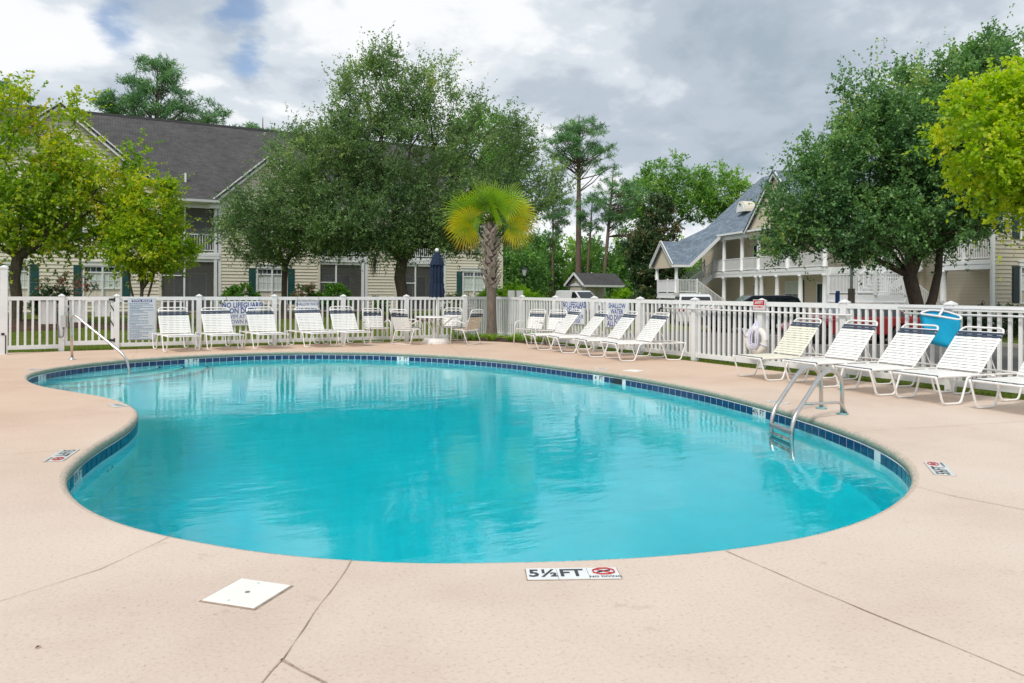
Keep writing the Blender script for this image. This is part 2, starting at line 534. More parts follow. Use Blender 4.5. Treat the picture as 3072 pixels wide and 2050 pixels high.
MT = {
    'deck': concrete_mat(), 'coping': coping_mat(), 'water': water_mat(),
    'joint': simple('joint_dirt', (0.38, 0.285, 0.22), 0.95, 0.5, 12),
    'tile': simple('navy_glazed_tile', (0.008, 0.042, 0.135), 0.12, 0.35, 25, spec=0.6),
    'tile_w': simple('white_glazed_tile', (0.74, 0.77, 0.77), 0.2, 0.06, 9),
    'grout': simple('grout', (0.66, 0.70, 0.72), 0.8, 0.2, 20),
    'plaster': simple('pool_plaster', (0.62, 0.95, 0.96), 0.7, 0.06, 1.5),
    'vinyl': simple('white_vinyl', (0.80, 0.80, 0.795), 0.38, 0.11, 1.6, spec=0.4),
    'frame': simple('white_powder_coat', (0.84, 0.83, 0.81), 0.35, 0.07, 5),
    'strap': simple('white_vinyl_strap', (0.84, 0.83, 0.80), 0.45, 0.07, 2.0, coord='Object'),
    'strap_y': simple('yellowed_vinyl_strap', (0.78, 0.755, 0.62), 0.5, 0.08, 3.0),
    'strap_t': simple('tan_vinyl_strap', (0.62, 0.53, 0.41), 0.5, 0.08, 3.0),
    'navy_strap': simple('navy_vinyl_strap', (0.028, 0.048, 0.085), 0.45, 0.15, 4.0),
    'navy': simple('navy_canvas', (0.005, 0.019, 0.052), 0.85, 0.3, 6.0, bump=0.3, bscale=120),
    'steel': simple('brushed_steel', (0.62, 0.61, 0.59), 0.28, 0.15, 12, metal=1.0),
    'teal_flange': simple('oxidised_flange', (0.20, 0.38, 0.38), 0.6, 0.3, 14),
    'black': simple('black_metal', (0.015, 0.015, 0.017), 0.5, 0.2, 8),
    'grey_box': simple('grey_enamel', (0.50, 0.51, 0.50), 0.5, 0.1, 8),
    'conduit': simple('grey_conduit', (0.20, 0.21, 0.22), 0.5, 0.1, 8),
    'sign': simple('white_sign_board', (0.72, 0.74, 0.76), 0.4, 0.05, 3),
    'rules': simple('rules_board', (0.60, 0.66, 0.71), 0.4, 0.08, 6),
    'ink': simple('blue_ink', (0.005, 0.045, 0.27), 0.5, 0.05, 5),
    'ink2': simple('faded_blue_ink', (0.05, 0.15, 0.28), 0.5, 0.15, 5),
    'ink_k': simple('black_ink', (0.03, 0.035, 0.05), 0.5, 0.1, 5),
    'ink_w': simple('white_ink', (0.78, 0.78, 0.78), 0.5, 0.02, 5),
    'red': simple('red_sign_paint', (0.48, 0.012, 0.02), 0.45, 0.1, 5),
    'lid': simple('white_plastic_lid', (0.80, 0.79, 0.74), 0.5, 0.04, 6),
    'siding': simple('cream_lap_siding', (0.72, 0.665, 0.545), 0.6, 0.05, 1.2),
    'siding2': simple('tan_lap_siding', (0.52, 0.465, 0.37), 0.6, 0.05, 1.2),
    'lap': lap_mat('cream_porch_wall', (0.62, 0.56, 0.45), 0.19),
    'lap2': lap_mat('tan_porch_wall', (0.66, 0.58, 0.45), 0.17),
    'trim': simple('white_trim', (0.80, 0.81, 0.815), 0.5, 0.06, 2),
    'shutter': simple('green_shutter', (0.012, 0.075, 0.075), 0.45, 0.15, 3),
    'shutter2': simple('dark_shutter', (0.015, 0.028, 0.035), 0.45, 0.15, 3),
    'blind': simple('window_blind', (0.62, 0.68, 0.64), 0.6, 0.05, 2),
    'pane': glass_mat('window_glass', (0.03, 0.05, 0.06)),
    'door_glass': glass_mat('door_glass', (0.10, 0.13, 0.15), 0.12),
    'curtain': simple('vertical_blind', (0.48, 0.52, 0.54), 0.7, 0.15, 5),
    'screen': screen_mat(),
    'slab': simple('slab_concrete', (0.36, 0.33, 0.30), 0.85, 0.15, 3),
    'roof': shingle_mat('charcoal_shingles', ((0.115, 0.112, 0.115), (0.080, 0.079, 0.082), (0.036, 0.036, 0.038)), 0.14, 0.3),
    'roof2': shingle_mat('blue_grey_shingles', ((0.23, 0.29, 0.36), (0.15, 0.195, 0.25), (0.075, 0.095, 0.12)), 0.2, 0.45),
    'grass': ground_mat('lawn', [(0.30, (0.030, 0.055, 0.006)), (0.50, (0.085, 0.125, 0.012)), (0.70, (0.17, 0.20, 0.03))]),
    'mulch': ground_mat('mulch', [(0.35, (0.030, 0.016, 0.011)), (0.5, (0.085, 0.047, 0.035)), (0.68, (0.16, 0.10, 0.075))], 2.0, 26, 1.0),
    'asphalt': ground_mat('asphalt', [(0.3, (0.085, 0.083, 0.08)), (0.55, (0.13, 0.128, 0.122)), (0.75, (0.17, 0.165, 0.155))], 0.4, 40, 0.3),
    'kerb': simple('kerb_concrete', (0.40, 0.37, 0.33), 0.85, 0.15, 2),
    'paint': simple('road_paint', (0.62, 0.62, 0.60), 0.7, 0.15, 5),
    'oak_bark': bark_mat('oak_bark', (0.055, 0.042, 0.030), (0.16, 0.125, 0.085)),
    'maple_bark': bark_mat('maple_bark', (0.060, 0.048, 0.034), (0.19, 0.155, 0.11)),
    'dark_bark': bark_mat('dark_bark', (0.035, 0.026, 0.020), (0.11, 0.078, 0.055)),
    'pine_bark': bark_mat('pine_bark', (0.085, 0.055, 0.042), (0.24, 0.17, 0.135), 4),
    'oak_leaf': leaf_mat('oak_leaves', [(0.0, (0.028, 0.055, 0.022)), (0.45, (0.064, 0.108, 0.038)), (0.8, (0.115, 0.165, 0.05)), (1.0, (0.22, 0.27, 0.06))], gain=2.5),
    'oak2_leaf': leaf_mat('dark_oak_leaves', [(0.0, (0.022, 0.055, 0.020)), (0.5, (0.055, 0.108, 0.034)), (0.85, (0.11, 0.175, 0.048)), (1.0, (0.24, 0.32, 0.06))]),
    'maple_leaf': leaf_mat('turning_maple_leaves', [(0.0, (0.055, 0.13, 0.012)), (0.4, (0.13, 0.22, 0.017)), (0.8, (0.25, 0.30, 0.022)), (0.95, (0.30, 0.31, 0.03)), (1.0, (0.34, 0.29, 0.03))], 0.48, 0.5, 1.7),
    'lime_leaf': leaf_mat('lime_leaves', [(0.0, (0.08, 0.17, 0.008)), (0.5, (0.19, 0.29, 0.012)), (0.85, (0.36, 0.38, 0.02)), (1.0, (0.46, 0.36, 0.02))], 0.48, 0.5, 1.55),
    'gold_leaf': leaf_mat('gold_leaves', [(0.0, (0.14, 0.25, 0.012)), (0.4, (0.29, 0.40, 0.018)), (0.8, (0.46, 0.49, 0.03)), (1.0, (0.55, 0.47, 0.03))], 0.5, 0.5, 1.45),
    'pine_leaf': leaf_mat('pine_needles', [(0.0, (0.020, 0.052, 0.022)), (0.5, (0.050, 0.11, 0.040)), (1.0, (0.11, 0.18, 0.06))], 0.2),
    'wood_leaf': leaf_mat('woodland_leaves', [(0.0, (0.022, 0.060, 0.014)), (0.5, (0.060, 0.125, 0.022)), (1.0, (0.15, 0.22, 0.04))], 0.3),
    'magnolia_leaf': leaf_mat('magnolia_leaves', [(0.0, (0.015, 0.040, 0.012)), (0.6, (0.045, 0.080, 0.026)), (0.86, (0.10, 0.085, 0.035)), (1.0, (0.17, 0.105, 0.045))], 0.15, 0.35, 1.8),
    'shrub_leaf': leaf_mat('shrub_leaves', [(0.0, (0.020, 0.070, 0.008)), (0.5, (0.060, 0.165, 0.014)), (1.0, (0.15, 0.28, 0.03))], 0.3, gain=1.5),
    'bright_leaf': leaf_mat('bright_hedge_leaves', [(0.0, (0.06, 0.15, 0.006)), (0.5, (0.16, 0.32, 0.010)), (1.0, (0.32, 0.45, 0.03))], 0.35, gain=1.5),
    'rose_leaf': leaf_mat('rose_leaves', [(0.0, (0.025, 0.06, 0.014)), (0.6, (0.07, 0.11, 0.03)), (0.80, (0.09, 0.10, 0.04)), (0.85, (0.42, 0.10, 0.12)), (1.0, (0.50, 0.16, 0.17))], 0.3, gain=1.5),
    'redrose_leaf': leaf_mat('red_rose_leaves', [(0.0, (0.025, 0.06, 0.014)), (0.68, (0.07, 0.11, 0.03)), (0.80, (0.09, 0.10, 0.04)), (0.85, (0.26, 0.03, 0.04)), (1.0, (0.40, 0.06, 0.06))], 0.3, gain=1.5),
    'liriope_leaf': leaf_mat('liriope_leaves', [(0.0, (0.05, 0.13, 0.012)), (0.6, (0.14, 0.26, 0.02)), (1.0, (0.30, 0.36, 0.05))], 0.3, gain=1.5),
    'grass_blade': leaf_mat('grass_blades', [(0.0, (0.06, 0.11, 0.010)), (0.5, (0.13, 0.19, 0.015)), (1.0, (0.28, 0.27, 0.06))], 0.3, 0.8, 1.2),
    'palm_boot': bark_mat('palm_boots', (0.26, 0.21, 0.17), (0.52, 0.45, 0.38), 5),
    'palm_bark': bark_mat('palm_bark', (0.11, 0.085, 0.065), (0.25, 0.205, 0.165), 5),
    'palm_green': leaf_mat('palm_green', [(0.0, (0.10, 0.20, 0.010)), (0.6, (0.19, 0.33, 0.012)), (0.9, (0.34, 0.42, 0.03)), (1.0, (0.40, 0.38, 0.05))], 0.4, 0.45, 1.25),
    'palm_gold': leaf_mat('palm_gold', [(0.0, (0.32, 0.46, 0.015)), (0.55, (0.60, 0.56, 0.018)), (0.86, (0.62, 0.46, 0.03)), (1.0, (0.42, 0.20, 0.06))], 0.4, 0.5, 1.0),
    'pool_blue': simple('blue_mesh_net', (0.0, 0.40, 0.68), 0.55, 0.12, 5, bump=0.3, bscale=150),
    'ring': simple('white_life_ring', (0.78, 0.76, 0.70), 0.5, 0.06, 6),
    'rope': simple('pale_rope', (0.66, 0.64, 0.76), 0.8, 0.12, 20),
    'rubber': simple('tyre_rubber', (0.012, 0.012, 0.013), 0.8, 0.2, 6),
    'car_white': simple('white_car_paint', (0.74, 0.75, 0.76), 0.15, 0.02, 1, spec=0.7),
    'car_dark': simple('dark_car_paint', (0.018, 0.023, 0.034), 0.12, 0.1, 1, spec=0.8),
    'car_red': simple('red_car_paint', (0.24, 0.012, 0.018), 0.14, 0.1, 1, spec=0.7),
    'car_glass': glass_mat('car_glass', (0.012, 0.018, 0.022), 0.04),
    'rim': simple('alloy_rim', (0.42, 0.42, 0.43), 0.3, 0.1, 5, metal=0.9),
    'tail': simple('tail_light', (0.42, 0.008, 0.012), 0.15, 0.1, 5),
    'head': simple('head_light', (0.65, 0.66, 0.68), 0.1, 0.1, 5),
    'skin': simple('skin', (0.42, 0.24, 0.17), 0.6, 0.06, 8),
    'hair': simple('dark_hair', (0.03, 0.02, 0.015), 0.7, 0.2, 20),
    'blue_cloth': simple('navy_shirt', (0.02, 0.03, 0.07), 0.85, 0.2, 6),
    'wood': simple('weathered_wood', (0.24, 0.20, 0.15), 0.85, 0.3, 5),
    'blue_paint': simple('blue_enamel', (0.01, 0.13, 0.45), 0.4, 0.1, 5),
    'lamp_glass': simple('lamp_glass', (0.62, 0.64, 0.66), 0.3, 0.05, 5),
    'moss': simple('hanging_moss', (0.12, 0.12, 0.095), 0.95, 0.3, 20),
    'leaf_litter': simple('dry_leaf', (0.20, 0.055, 0.028), 0.8, 0.3, 30),
}


# ---------------------------------------------------------------- mesh helpers
class MB:
    def __init__(s):
        s.v, s.f = [], []

    def add(s, vs, fs):
        o = len(s.v)
        s.v += [tuple(p) for p in vs]
        s.f += [tuple(i + o for i in f) for f in fs]
        return s

    def box(s, x0, x1, y0, y1, z0, z1):
        vs = [(x, y, z) for z in (z0, z1) for y in (y0, y1) for x in (x0, x1)]
        return s.add(vs, [(0, 2, 3, 1), (4, 5, 7, 6), (0, 1, 5, 4), (2, 6, 7, 3), (0, 4, 6, 2), (1, 3, 7, 5)])

    def hexa(s, b, t):
        """b, t: four bottom and four top corners, counter-clockwise from above"""
        return s.add(list(b) + list(t), [(3, 2, 1, 0), (4, 5, 6, 7), (0, 1, 5, 4), (1, 2, 6, 5), (2, 3, 7, 6), (3, 0, 4, 7)])

    def tube(s, pts, r, n=8, closed=False, cap=True):
        pts = [Vector(p) for p in pts]
        m = len(pts)
        rs = r if isinstance(r, (list, tuple)) else [r] * m
        ring = []
        up = None
        for i, p in enumerate(pts):
            if closed:
                d = (pts[(i + 1) % m] - pts[i - 1])
            else:
                d = pts[min(i + 1, m - 1)] - pts[max(i - 1, 0)]
            d = d.normalized() if d.length > 1e-9 else Vector((0, 0, 1))
            if up is None:
                up = Vector((0, 0, 1)) if abs(d.z) < 0.9 else Vector((1, 0, 0))
            a = d.cross(up)
            a = a.normalized() if a.length > 1e-6 else d.orthogonal().normalized()
            b = a.cross(d).normalized()
            up = b
            ring.append([p + (a * math.cos(2 * math.pi * k / n) + b * math.sin(2 * math.pi * k / n)) * rs[i] for k in range(n)])
        vs = [q for rg in ring for q in rg]
        fs = []
        for i in range(m if closed else m - 1):
            j = (i + 1) % m
            for k in range(n):
                fs.append((i * n + k, i * n + (k + 1) % n, j * n + (k + 1) % n, j * n + k))
        if cap and not closed:
            fs.append(tuple(range(n - 1, -1, -1)))
            fs.append(tuple((m - 1) * n + k for k in range(n)))
        return s.add(vs, fs)

    def lathe(s, prof, n=16, c=(0, 0, 0), cap=True):
        vs, fs = [], []
        for r, z in prof:
            for k in range(n):
                a = 2 * math.pi * k / n
                vs.append((c[0] + r * math.cos(a), c[1] + r * math.sin(a), c[2] + z))
        for i in range(len(prof) - 1):
            for k in range(n):
                fs.append((i * n + k, i * n + (k + 1) % n, (i + 1) * n + (k + 1) % n, (i + 1) * n + k))
        if cap:
            fs.append(tuple(range(n - 1, -1, -1)))
            fs.append(tuple((len(prof) - 1) * n + k for k in range(n)))
        return s.add(vs, fs)

    def prism(s, poly, a, b, axis='y'):
        """extrude a 2-D polygon (u, w) between a and b along an axis: 'y' -> (u, t, w), 'x' -> (t, u, w), 'z' -> (u, w, t)"""
        f = {'y': lambda u, w, t: (u, t, w), 'x': lambda u, w, t: (t, u, w), 'z': lambda u, w, t: (u, w, t)}[axis]
        n = len(poly)
        vs = [f(u, w, a) for u, w in poly] + [f(u, w, b) for u, w in poly]
        fs = [tuple(range(n)), tuple(range(2 * n - 1, n - 1, -1))]
        fs += [(i, n + i, n + (i + 1) % n, (i + 1) % n) for i in range(n)]
        return s.add(vs, fs)

    def mesh(s, name, mat, smooth=False):
        me = bpy.data.meshes.new(name)
        me.from_pydata(s.v, [], s.f)
        bm = bmesh.new()
        bm.from_mesh(me)
        bmesh.ops.recalc_face_normals(bm, faces=bm.faces)
        bm.to_mesh(me)
        bm.free()
        if mat:
            me.materials.append(MT[mat] if isinstance(mat, str) else mat)
        if smooth:
            me.shade_smooth()
        return me

    def build(s, name, mat, parent=None, smooth=False, loc=None, rotz=0.0):
        return link(name, s.mesh(name, mat, smooth), parent, loc, rotz)


def link(name, me, parent=None, loc=None, rotz=0.0):
    o = bpy.data.objects.new(name, me)
    COL.objects.link(o)
    o.parent = parent
    if loc is not None:
        o.location = loc
    if rotz:
        o.rotation_euler = (0, 0, rotz)
    return o


def tag(o, label=None, cat=None, group=None, kind=None):
    for k, v in (('label', label), ('category', cat), ('group', group), ('kind', kind)):
        if v:
            o[k] = v
    return o


def thing(name, label, cat, loc=(0, 0, 0), rotz=0.0, group=None):
    return tag(link(name, None, None, loc, rotz), label, cat, group)


def copy_tree(o, parent=None):
    c = o.copy()
    COL.objects.link(c)
    c.parent = parent
    for ch in list(o.children):
        copy_tree(ch, c)
    return c


def fillet(pts, r, n=4, closed=False):
    pts = [Vector(p) for p in pts]
    out = []
    m = len(pts)
    for i, p in enumerate(pts):
        if not closed and i in (0, m - 1):
            out.append(p)
            continue
        a, b = pts[i - 1] - p, pts[(i + 1) % m] - p
        d = min(r, a.length * 0.48, b.length * 0.48)
        p0, p1 = p + a.normalized() * d, p + b.normalized() * d
        for k in range(n + 1):
            t = k / n
            out.append(p0.lerp(p, t).lerp(p.lerp(p1, t), t))
    return out


def text_part(name, body, size, mat, parent, mtx, sx=1.0, bold=0.0, align='CENTER', space=1.0):
    cu = bpy.data.curves.new(name, 'FONT')
    cu.body, cu.size, cu.align_x, cu.align_y = body, size, align, 'CENTER'
    cu.offset, cu.resolution_u, cu.space_character = bold * size, 2, space
    tmp = bpy.data.objects.new(name, cu)
    me = bpy.data.meshes.new_from_object(tmp)
    bpy.data.objects.remove(tmp)
    me.name = name
    me.materials.clear()
    me.materials.append(MT[mat])
    o = link(name, me, parent)
    o.matrix_local = mtx @ Matrix.Diagonal((sx, 1, 1, 1))
    return o


def fill_poly(name, outer, holes, z, mat, parent=None):
    bm = bmesh.new()
    for lp in [outer] + holes:
        vs = [bm.verts.new((x, y, z)) for x, y in lp]
        for i in range(len(vs)):
            bm.edges.new((vs[i], vs[(i + 1) % len(vs)]))
    bmesh.ops.triangle_fill(bm, use_beauty=True, use_dissolve=False, edges=bm.edges[:])
    for f in bm.faces:
        if f.normal.z < 0:
            f.normal_flip()
    me = bpy.data.meshes.new(name)
    bm.to_mesh(me)
    bm.free()
    me.materials.append(MT[mat])
    return link(name, me, parent)


# ---------------------------------------------------------------- terrain
def height(x, y):
    """lawn level with the pool, falling to the car park on the right, rising a little to the house"""
    t = min(max((x - 1.6) / 2.2, 0), 1)
    t = t * t * (3 - 2 * t)
    low = -0.46
    if y > 6:   # the lawn reaches round the end of the house before it falls
        t2 = min(max((x - 12.0) / 8.0, 0), 1)
        w = min((y - 6) / 6.0, 1)
        t = t * (1 - w) + t2 * t2 * (3 - 2 * t2) * w
    h = -0.035 + (low + 0.035) * t
    if y > 4 and x < 14:
        h += min((y - 4) / 16.0, 1) * 0.16 * (1 - t)
    return h


def build_ground():
    xs = [-500, -250, -120, -60, -35, -22, -17, -14, -1.5, -0.8, 0, 0.8, 1.4, 1.8, 2.2, 2.6, 3.0, 3.5, 4, 6, 8, 10, 12, 14, 16, 18, 20, 24, 30, 40, 60, 100, 200, 500]
    ys = [-300, -120, -60, -35, -24, -21.5, -16, -11, -6, -1.5, -0.7, 0, 1, 2.5, 4, 6, 8, 10, 12, 15, 18, 20, 24, 30, 40, 60, 100, 200, 600]
    v, f = [], []
    for y in ys:
        for x in xs:
            v.append((x, y, height(x, y)))
    W = len(xs)
    for j in range(len(ys) - 1):
        for i in range(W - 1):
            if -14 <= xs[i] < -1.5 and -21.5 <= ys[j] < -1.5:
                continue
            f.append((j * W + i, j * W + i + 1, (j + 1) * W + i + 1, (j + 1) * W + i))
    m = MB()
    m.v, m.f = v, f
    tag(m.build('ground', 'grass', smooth=True), kind='structure')


build_ground()

# ---------------------------------------------------------------- the pool
OUT = [(-12.04, -5.68), (-12.01, -5.27), (-11.92, -4.86), (-11.77, -4.47), (-11.57, -4.1), (-11.32, -3.77), (-11.04, -3.46), (-10.73, -3.19), (-10.38, -2.95), (-10.01, -2.77), (-9.62, -2.62), (-9.22, -2.49), (-8.82, -2.38), (-8.41, -2.31), (-8.0, -2.27), (-7.58, -2.28), (-7.17, -2.34), (-6.77, -2.45), (-6.39, -2.63), (-6.03, -2.83), (-5.68, -3.07), (-5.36, -3.34), (-5.07, -3.63), (-4.8, -3.95), (-4.55, -4.28), (-4.32, -4.63), (-4.11, -4.99), (-3.93, -5.37), (-3.76, -5.75), (-3.62, -6.14), (-3.5, -6.54), (-3.4, -6.95), (-3.34, -7.36), (-3.28, -7.77), (-3.23, -8.19), (-3.18, -8.6), (-3.13, -9.01), (-3.1, -9.43), (-3.09, -9.85), (-3.1, -10.26), (-3.12, -10.68), (-3.15, -11.09), (-3.19, -11.51), (-3.24, -11.92), (-3.31, -12.33), (-3.4, -12.74), (-3.5, -13.15), (-3.61, -13.55), (-3.73, -13.95), (-3.87, -14.34), (-4.02, -14.73), (-4.19, -15.11), (-4.37, -15.49), (-4.58, -15.85), (-4.82, -16.19), (-5.09, -16.5), (-5.41, -16.78), (-5.75, -17.01), (-6.12, -17.2), (-6.51, -17.35), (-6.91, -17.46), (-7.33, -17.52), (-7.74, -17.52), (-8.16, -17.47), (-8.56, -17.37), (-8.95, -17.23), (-9.33, -17.06), (-9.7, -16.87), (-10.04, -16.63), (-10.35, -16.35), (-10.62, -16.03), (-10.86, -15.69), (-11.06, -15.33), (-11.21, -14.94), (-11.31, -14.53), (-11.36, -14.12), (-11.36, -13.7), (-11.3, -13.29), (-11.21, -12.88), (-11.1, -12.48), (-10.97, -12.08), (-10.85, -11.68), (-10.76, -11.28), (-10.7, -10.86), (-10.69, -10.45), (-10.73, -10.03), (-10.8, -9.62), (-10.92, -9.22), (-11.07, -8.83), (-11.25, -8.45), (-11.43, -8.08), (-11.61, -7.7), (-11.76, -7.32), (-11.88, -6.92), (-11.97, -6.51), (-12.02, -6.1)]


def loop_resample(P, n):
    """periodic Catmull-Rom through the outline, resampled evenly"""
    P = np.array(P)
    m = len(P)
    pts = []
    for i in range(m):
        a, b, c, d = P[i - 1], P[i], P[(i + 1) % m], P[(i + 2) % m]
        for t in np.linspace(0, 1, 8, endpoint=False):
            pts.append(0.5 * ((2 * b) + (c - a) * t + (2 * a - 5 * b + 4 * c - d) * t * t + (3 * b - a - 3 * c + d) * t ** 3))
    pts = np.array(pts)
    q = np.vstack([pts, pts[:1]])
    s = np.r_[0, np.cumsum(np.hypot(*np.diff(q, axis=0).T))]
    t = np.linspace(0, s[-1], n, endpoint=False)
    return np.stack([np.interp(t, s, q[:, 0]), np.interp(t, s, q[:, 1])], 1), s[-1]


EDGE, PERIM = loop_resample(OUT, 256)
TAN = np.roll(EDGE, -1, 0) - np.roll(EDGE, 1, 0)
TAN /= np.linalg.norm(TAN, axis=1)[:, None]
NRM = np.stack([-TAN[:, 1], TAN[:, 0]], 1)      # one side of the loop
area = np.sum(EDGE[:, 0] * np.roll(EDGE[:, 1], -1) - np.roll(EDGE[:, 0], -1) * EDGE[:, 1])
if area > 0:
    NRM = -NRM                                  # NRM points away from the water


def ring(off):
    return EDGE + NRM * off


WATER_Z = -0.178


def sweep(name, prof, mat, parent=None, smooth=True):
    """sweep a profile [(offset outwards, z), ...] round the pool's edge"""
    n = len(EDGE)
    v, f = [], []
    for o, z in prof:
        for x, y in ring(o):
            v.append((x, y, z))
    for i in range(len(prof) - 1):
        for k in range(n):
            f.append((i * n + k, i * n + (k + 1) % n, (i + 1) * n + (k + 1) % n, (i + 1) * n + k))
    m = MB()
    m.v, m.f = v, f
    return m.build(name, mat, parent, smooth)


deck_out = [(-18, -0.12), (-2.35, -0.22), (-1.85, -0.45), (-1.36, -0.97), (-0.98, -1.46), (-0.72, -2.1), (-0.52, -2.9), (-0.34, -3.8), (-0.24, -5), (-0.2, -24.5), (-18, -24.5)]
deck = fill_poly('pool_deck', deck_out, [[tuple(p) for p in ring(0.055)]], 0.0, 'deck')
tag(deck, kind='structure')
m = MB()
for i in range(len(deck_out)):
    a, b = deck_out[i], deck_out[(i + 1) % len(deck_out)]
    m.add([(a[0], a[1], 0), (b[0], b[1], 0), (b[0], b[1], -0.12), (a[0], a[1], -0.12)], [(0, 1, 2, 3)])
m.build('deck_edge', 'deck', deck)
rad = 0.055
prof = [(rad, 0.0), (0.036, -0.003), (0.018, -0.011), (0.006, -0.024), (0.0, -0.042), (0.0, -0.062), (0.006, -0.078), (0.02, -0.086), (0.06, -0.088)]
sweep('coping', prof, 'coping', deck)

# joints sawn or cracked into the deck
random.seed(11)
for path, w in (([(-10.02, -16.70), (-10.16, -16.95), (-10.31, -17.18), (-10.59, -17.64), (-10.70, -17.8), (-11.0, -18.35), (-11.6, -19.4)], 0.008),
                ([(-10.6, -17.65), (-10.5, -17.91), (-10.3, -18.6)], 0.014),
                ([(-8.16, -17.53), (-8.19, -18.15), (-8.19, -19.1), (-8.19, -21)], 0.009),
                ([(-10.80, -15.79), (-11.19, -16.23), (-11.6, -16.47), (-12.6, -17.05)], 0.007),
                ([(-5.87, -17.12), (-5.90, -17.44), (-5.82, -17.86), (-5.6, -18.6)], 0.006),
                ([(-13.5, -10.75), (-12.04, -10.70), (-10.75, -10.62)], 0.006),
                ([(-13.5, -12.7), (-11.88, -12.73), (-11.20, -12.80)], 0.006),
                ([(-4.40, -15.43), (-3.3, -15.65), (-2.05, -15.89), (-0.4, -16.0)], 0.006),
                ([(-2.60, -1.35), (-3.2, -3.2), (-3.95, -5.28)], 0.007),
                ([(-10.36, -2.9), (-10.2, -1.6), (-10.12, -0.2)], 0.007),
                ([(-11.42, -3.82), (-12.6, -2.2), (-13.2, -1.0)], 0.006),
                ([(-7.4, -2.26), (-7.35, -0.2)], 0.006)):
    pts = []
    for a, b in zip(path[:-1], path[1:]):
        k = max(2, int(math.dist(a, b) / 0.12))
        for i in range(k):
            t = i / k
            pts.append((a[0] + (b[0] - a[0]) * t, a[1] + (b[1] - a[1]) * t))
    pts.append(path[-1])
    v, f = [], []
    for i, p in enumerate(pts):
        q0, q1 = pts[max(i - 1, 0)], pts[min(i + 1, len(pts) - 1)]
        d = math.dist(q0, q1) or 1
        nx, ny = -(q1[1] - q0[1]) / d, (q1[0] - q0[0]) / d
        j = random.gauss(0, 0.0022)
        ww = w * random.uniform(0.2, 1.0) / 2
        v += [(p[0] + nx * (j + ww), p[1] + ny * (j + ww), 0.0035), (p[0] + nx * (j - ww), p[1] + ny * (j - ww), 0.0035)]
    f = [(2 * i, 2 * i + 1, 2 * i + 3, 2 * i + 2) for i in range(len(pts) - 1)]
    mm = MB()
    mm.v, mm.f = v, f
    mm.build('deck_joint', 'joint', deck)

pool = sweep('pool_basin', [(0.012, -0.088), (0.012, -0.245), (0.0, -0.247), (0.0, -2.6)], 'plaster')
tag(pool, kind='structure')
pool.data.materials.append(MT['grout'])
nE = len(EDGE)
for i, pl in enumerate(pool.data.polygons):
    if i < nE:
        pl.material_index = 1


def floor_z(x, y):
    """shallow end at the far left, deep end at the near right"""
    t = (-(y + 2.3) / 14.5) * 0.9 + (x + 12) / 9 * 0.18
    t = min(max(t, 0), 1)
    t = t * t * (3 - 2 * t)
    return -1.10 - 0.68 * t


m = MB()
gx = np.linspace(-12.6, -2.6, 32)
gy = np.linspace(-18.2, -1.8, 48)
for y in gy:
    for x in gx:
        m.v.append((x, y, floor_z(x, y)))
for j in range(len(gy) - 1):
    for i in range(len(gx) - 1):
        a = j * len(gx) + i
        m.f.append((a, a + 1, a + len(gx) + 1, a + len(gx)))
m.build('pool_floor', 'plaster', pool, True)

# waterline tiles: one object each, where they face the camera
seg = PERIM / 262
fine, _ = loop_resample(OUT, 262)
ft = np.roll(fine, -1, 0) - np.roll(fine, 1, 0)
ft /= np.linalg.norm(ft, axis=1)[:, None]
tile_me = MB().box(-0.0695, 0.0695, -0.004, 0.004, -0.073, 0.073).mesh('tile', 'tile')
tile_wme = MB().box(-0.0695, 0.0695, -0.004, 0.004, -0.073, 0.073).mesh('tile', 'tile_w')
markers = [((-11.86, -4.56), '3 FT'), ((-9.02, -2.42), '3 FT'), ((-4.78, -3.95), '3 FT'), ((-3.12, -9.25), '4 FT'), ((-3.60, -13.50), '4½ FT'), ((-11.29, -13.10), '5½ FT')]
mk_idx = {}
for (mx_, my_), txt in markers:
    i = int(np.argmin(np.hypot(fine[:, 0] - mx_, fine[:, 1] - my_)))
    mk_idx[i] = txt
sq_i = int(np.argmin(np.hypot(fine[:, 0] + 4.64, fine[:, 1] + 15.96)))
sk_i = int(np.argmin(np.hypot(fine[:, 0] + 3.07, fine[:, 1] + 9.68)))
for i in range(262):
    tx, ty = ft[i]
    nx, ny = -ty, tx
    if area > 0:
        nx, ny = -nx, -ny
    if (CAM.x - fine[i, 0]) * -nx + (CAM.y - fine[i, 1]) * -ny < 0:
        continue
    white = i in mk_idx or (i + 1) % 262 in mk_idx or i == sq_i
    if i in (sk_i, sk_i + 1):
        continue
    me = tile_wme if white else tile_me
    o = link('tile', me, pool, (fine[i, 0] + nx * 0.010, fine[i, 1] + ny * 0.010, -0.165), math.atan2(ty, tx))
    if i in mk_idx or (i + 1) % 262 in mk_idx:
        # the pair of white tiles carries the depth
        txt = mk_idx.get(i) or mk_idx[(i + 1) % 262]
        a, b = txt.split()
        tdir = 1 if area < 0 else -1
        first = (i in mk_idx) == (area > 0)
        ch = None
        # viewed from the water, the loop runs left to right when it is clockwise
        ch = (b if i in mk_idx else a) if area < 0 else (a if i in mk_idx else b)
        sgn = 1 if area < 0 else -1
        if sgn > 0:
            mt = Matrix.Translation((0, -0.0065, 0.03)) @ Matrix.Rotation(math.pi / 2, 4, 'X')
        else:
            mt = Matrix.Translation((0, 0.0065, 0.03)) @ Matrix.Rotation(math.pi, 4, 'Z') @ Matrix.Rotation(math.pi / 2, 4, 'X')
        text_part('numeral', ch, 0.105 if len(ch) < 3 else 0.08, 'ink_k', o, mt, 1.0, 0.02)
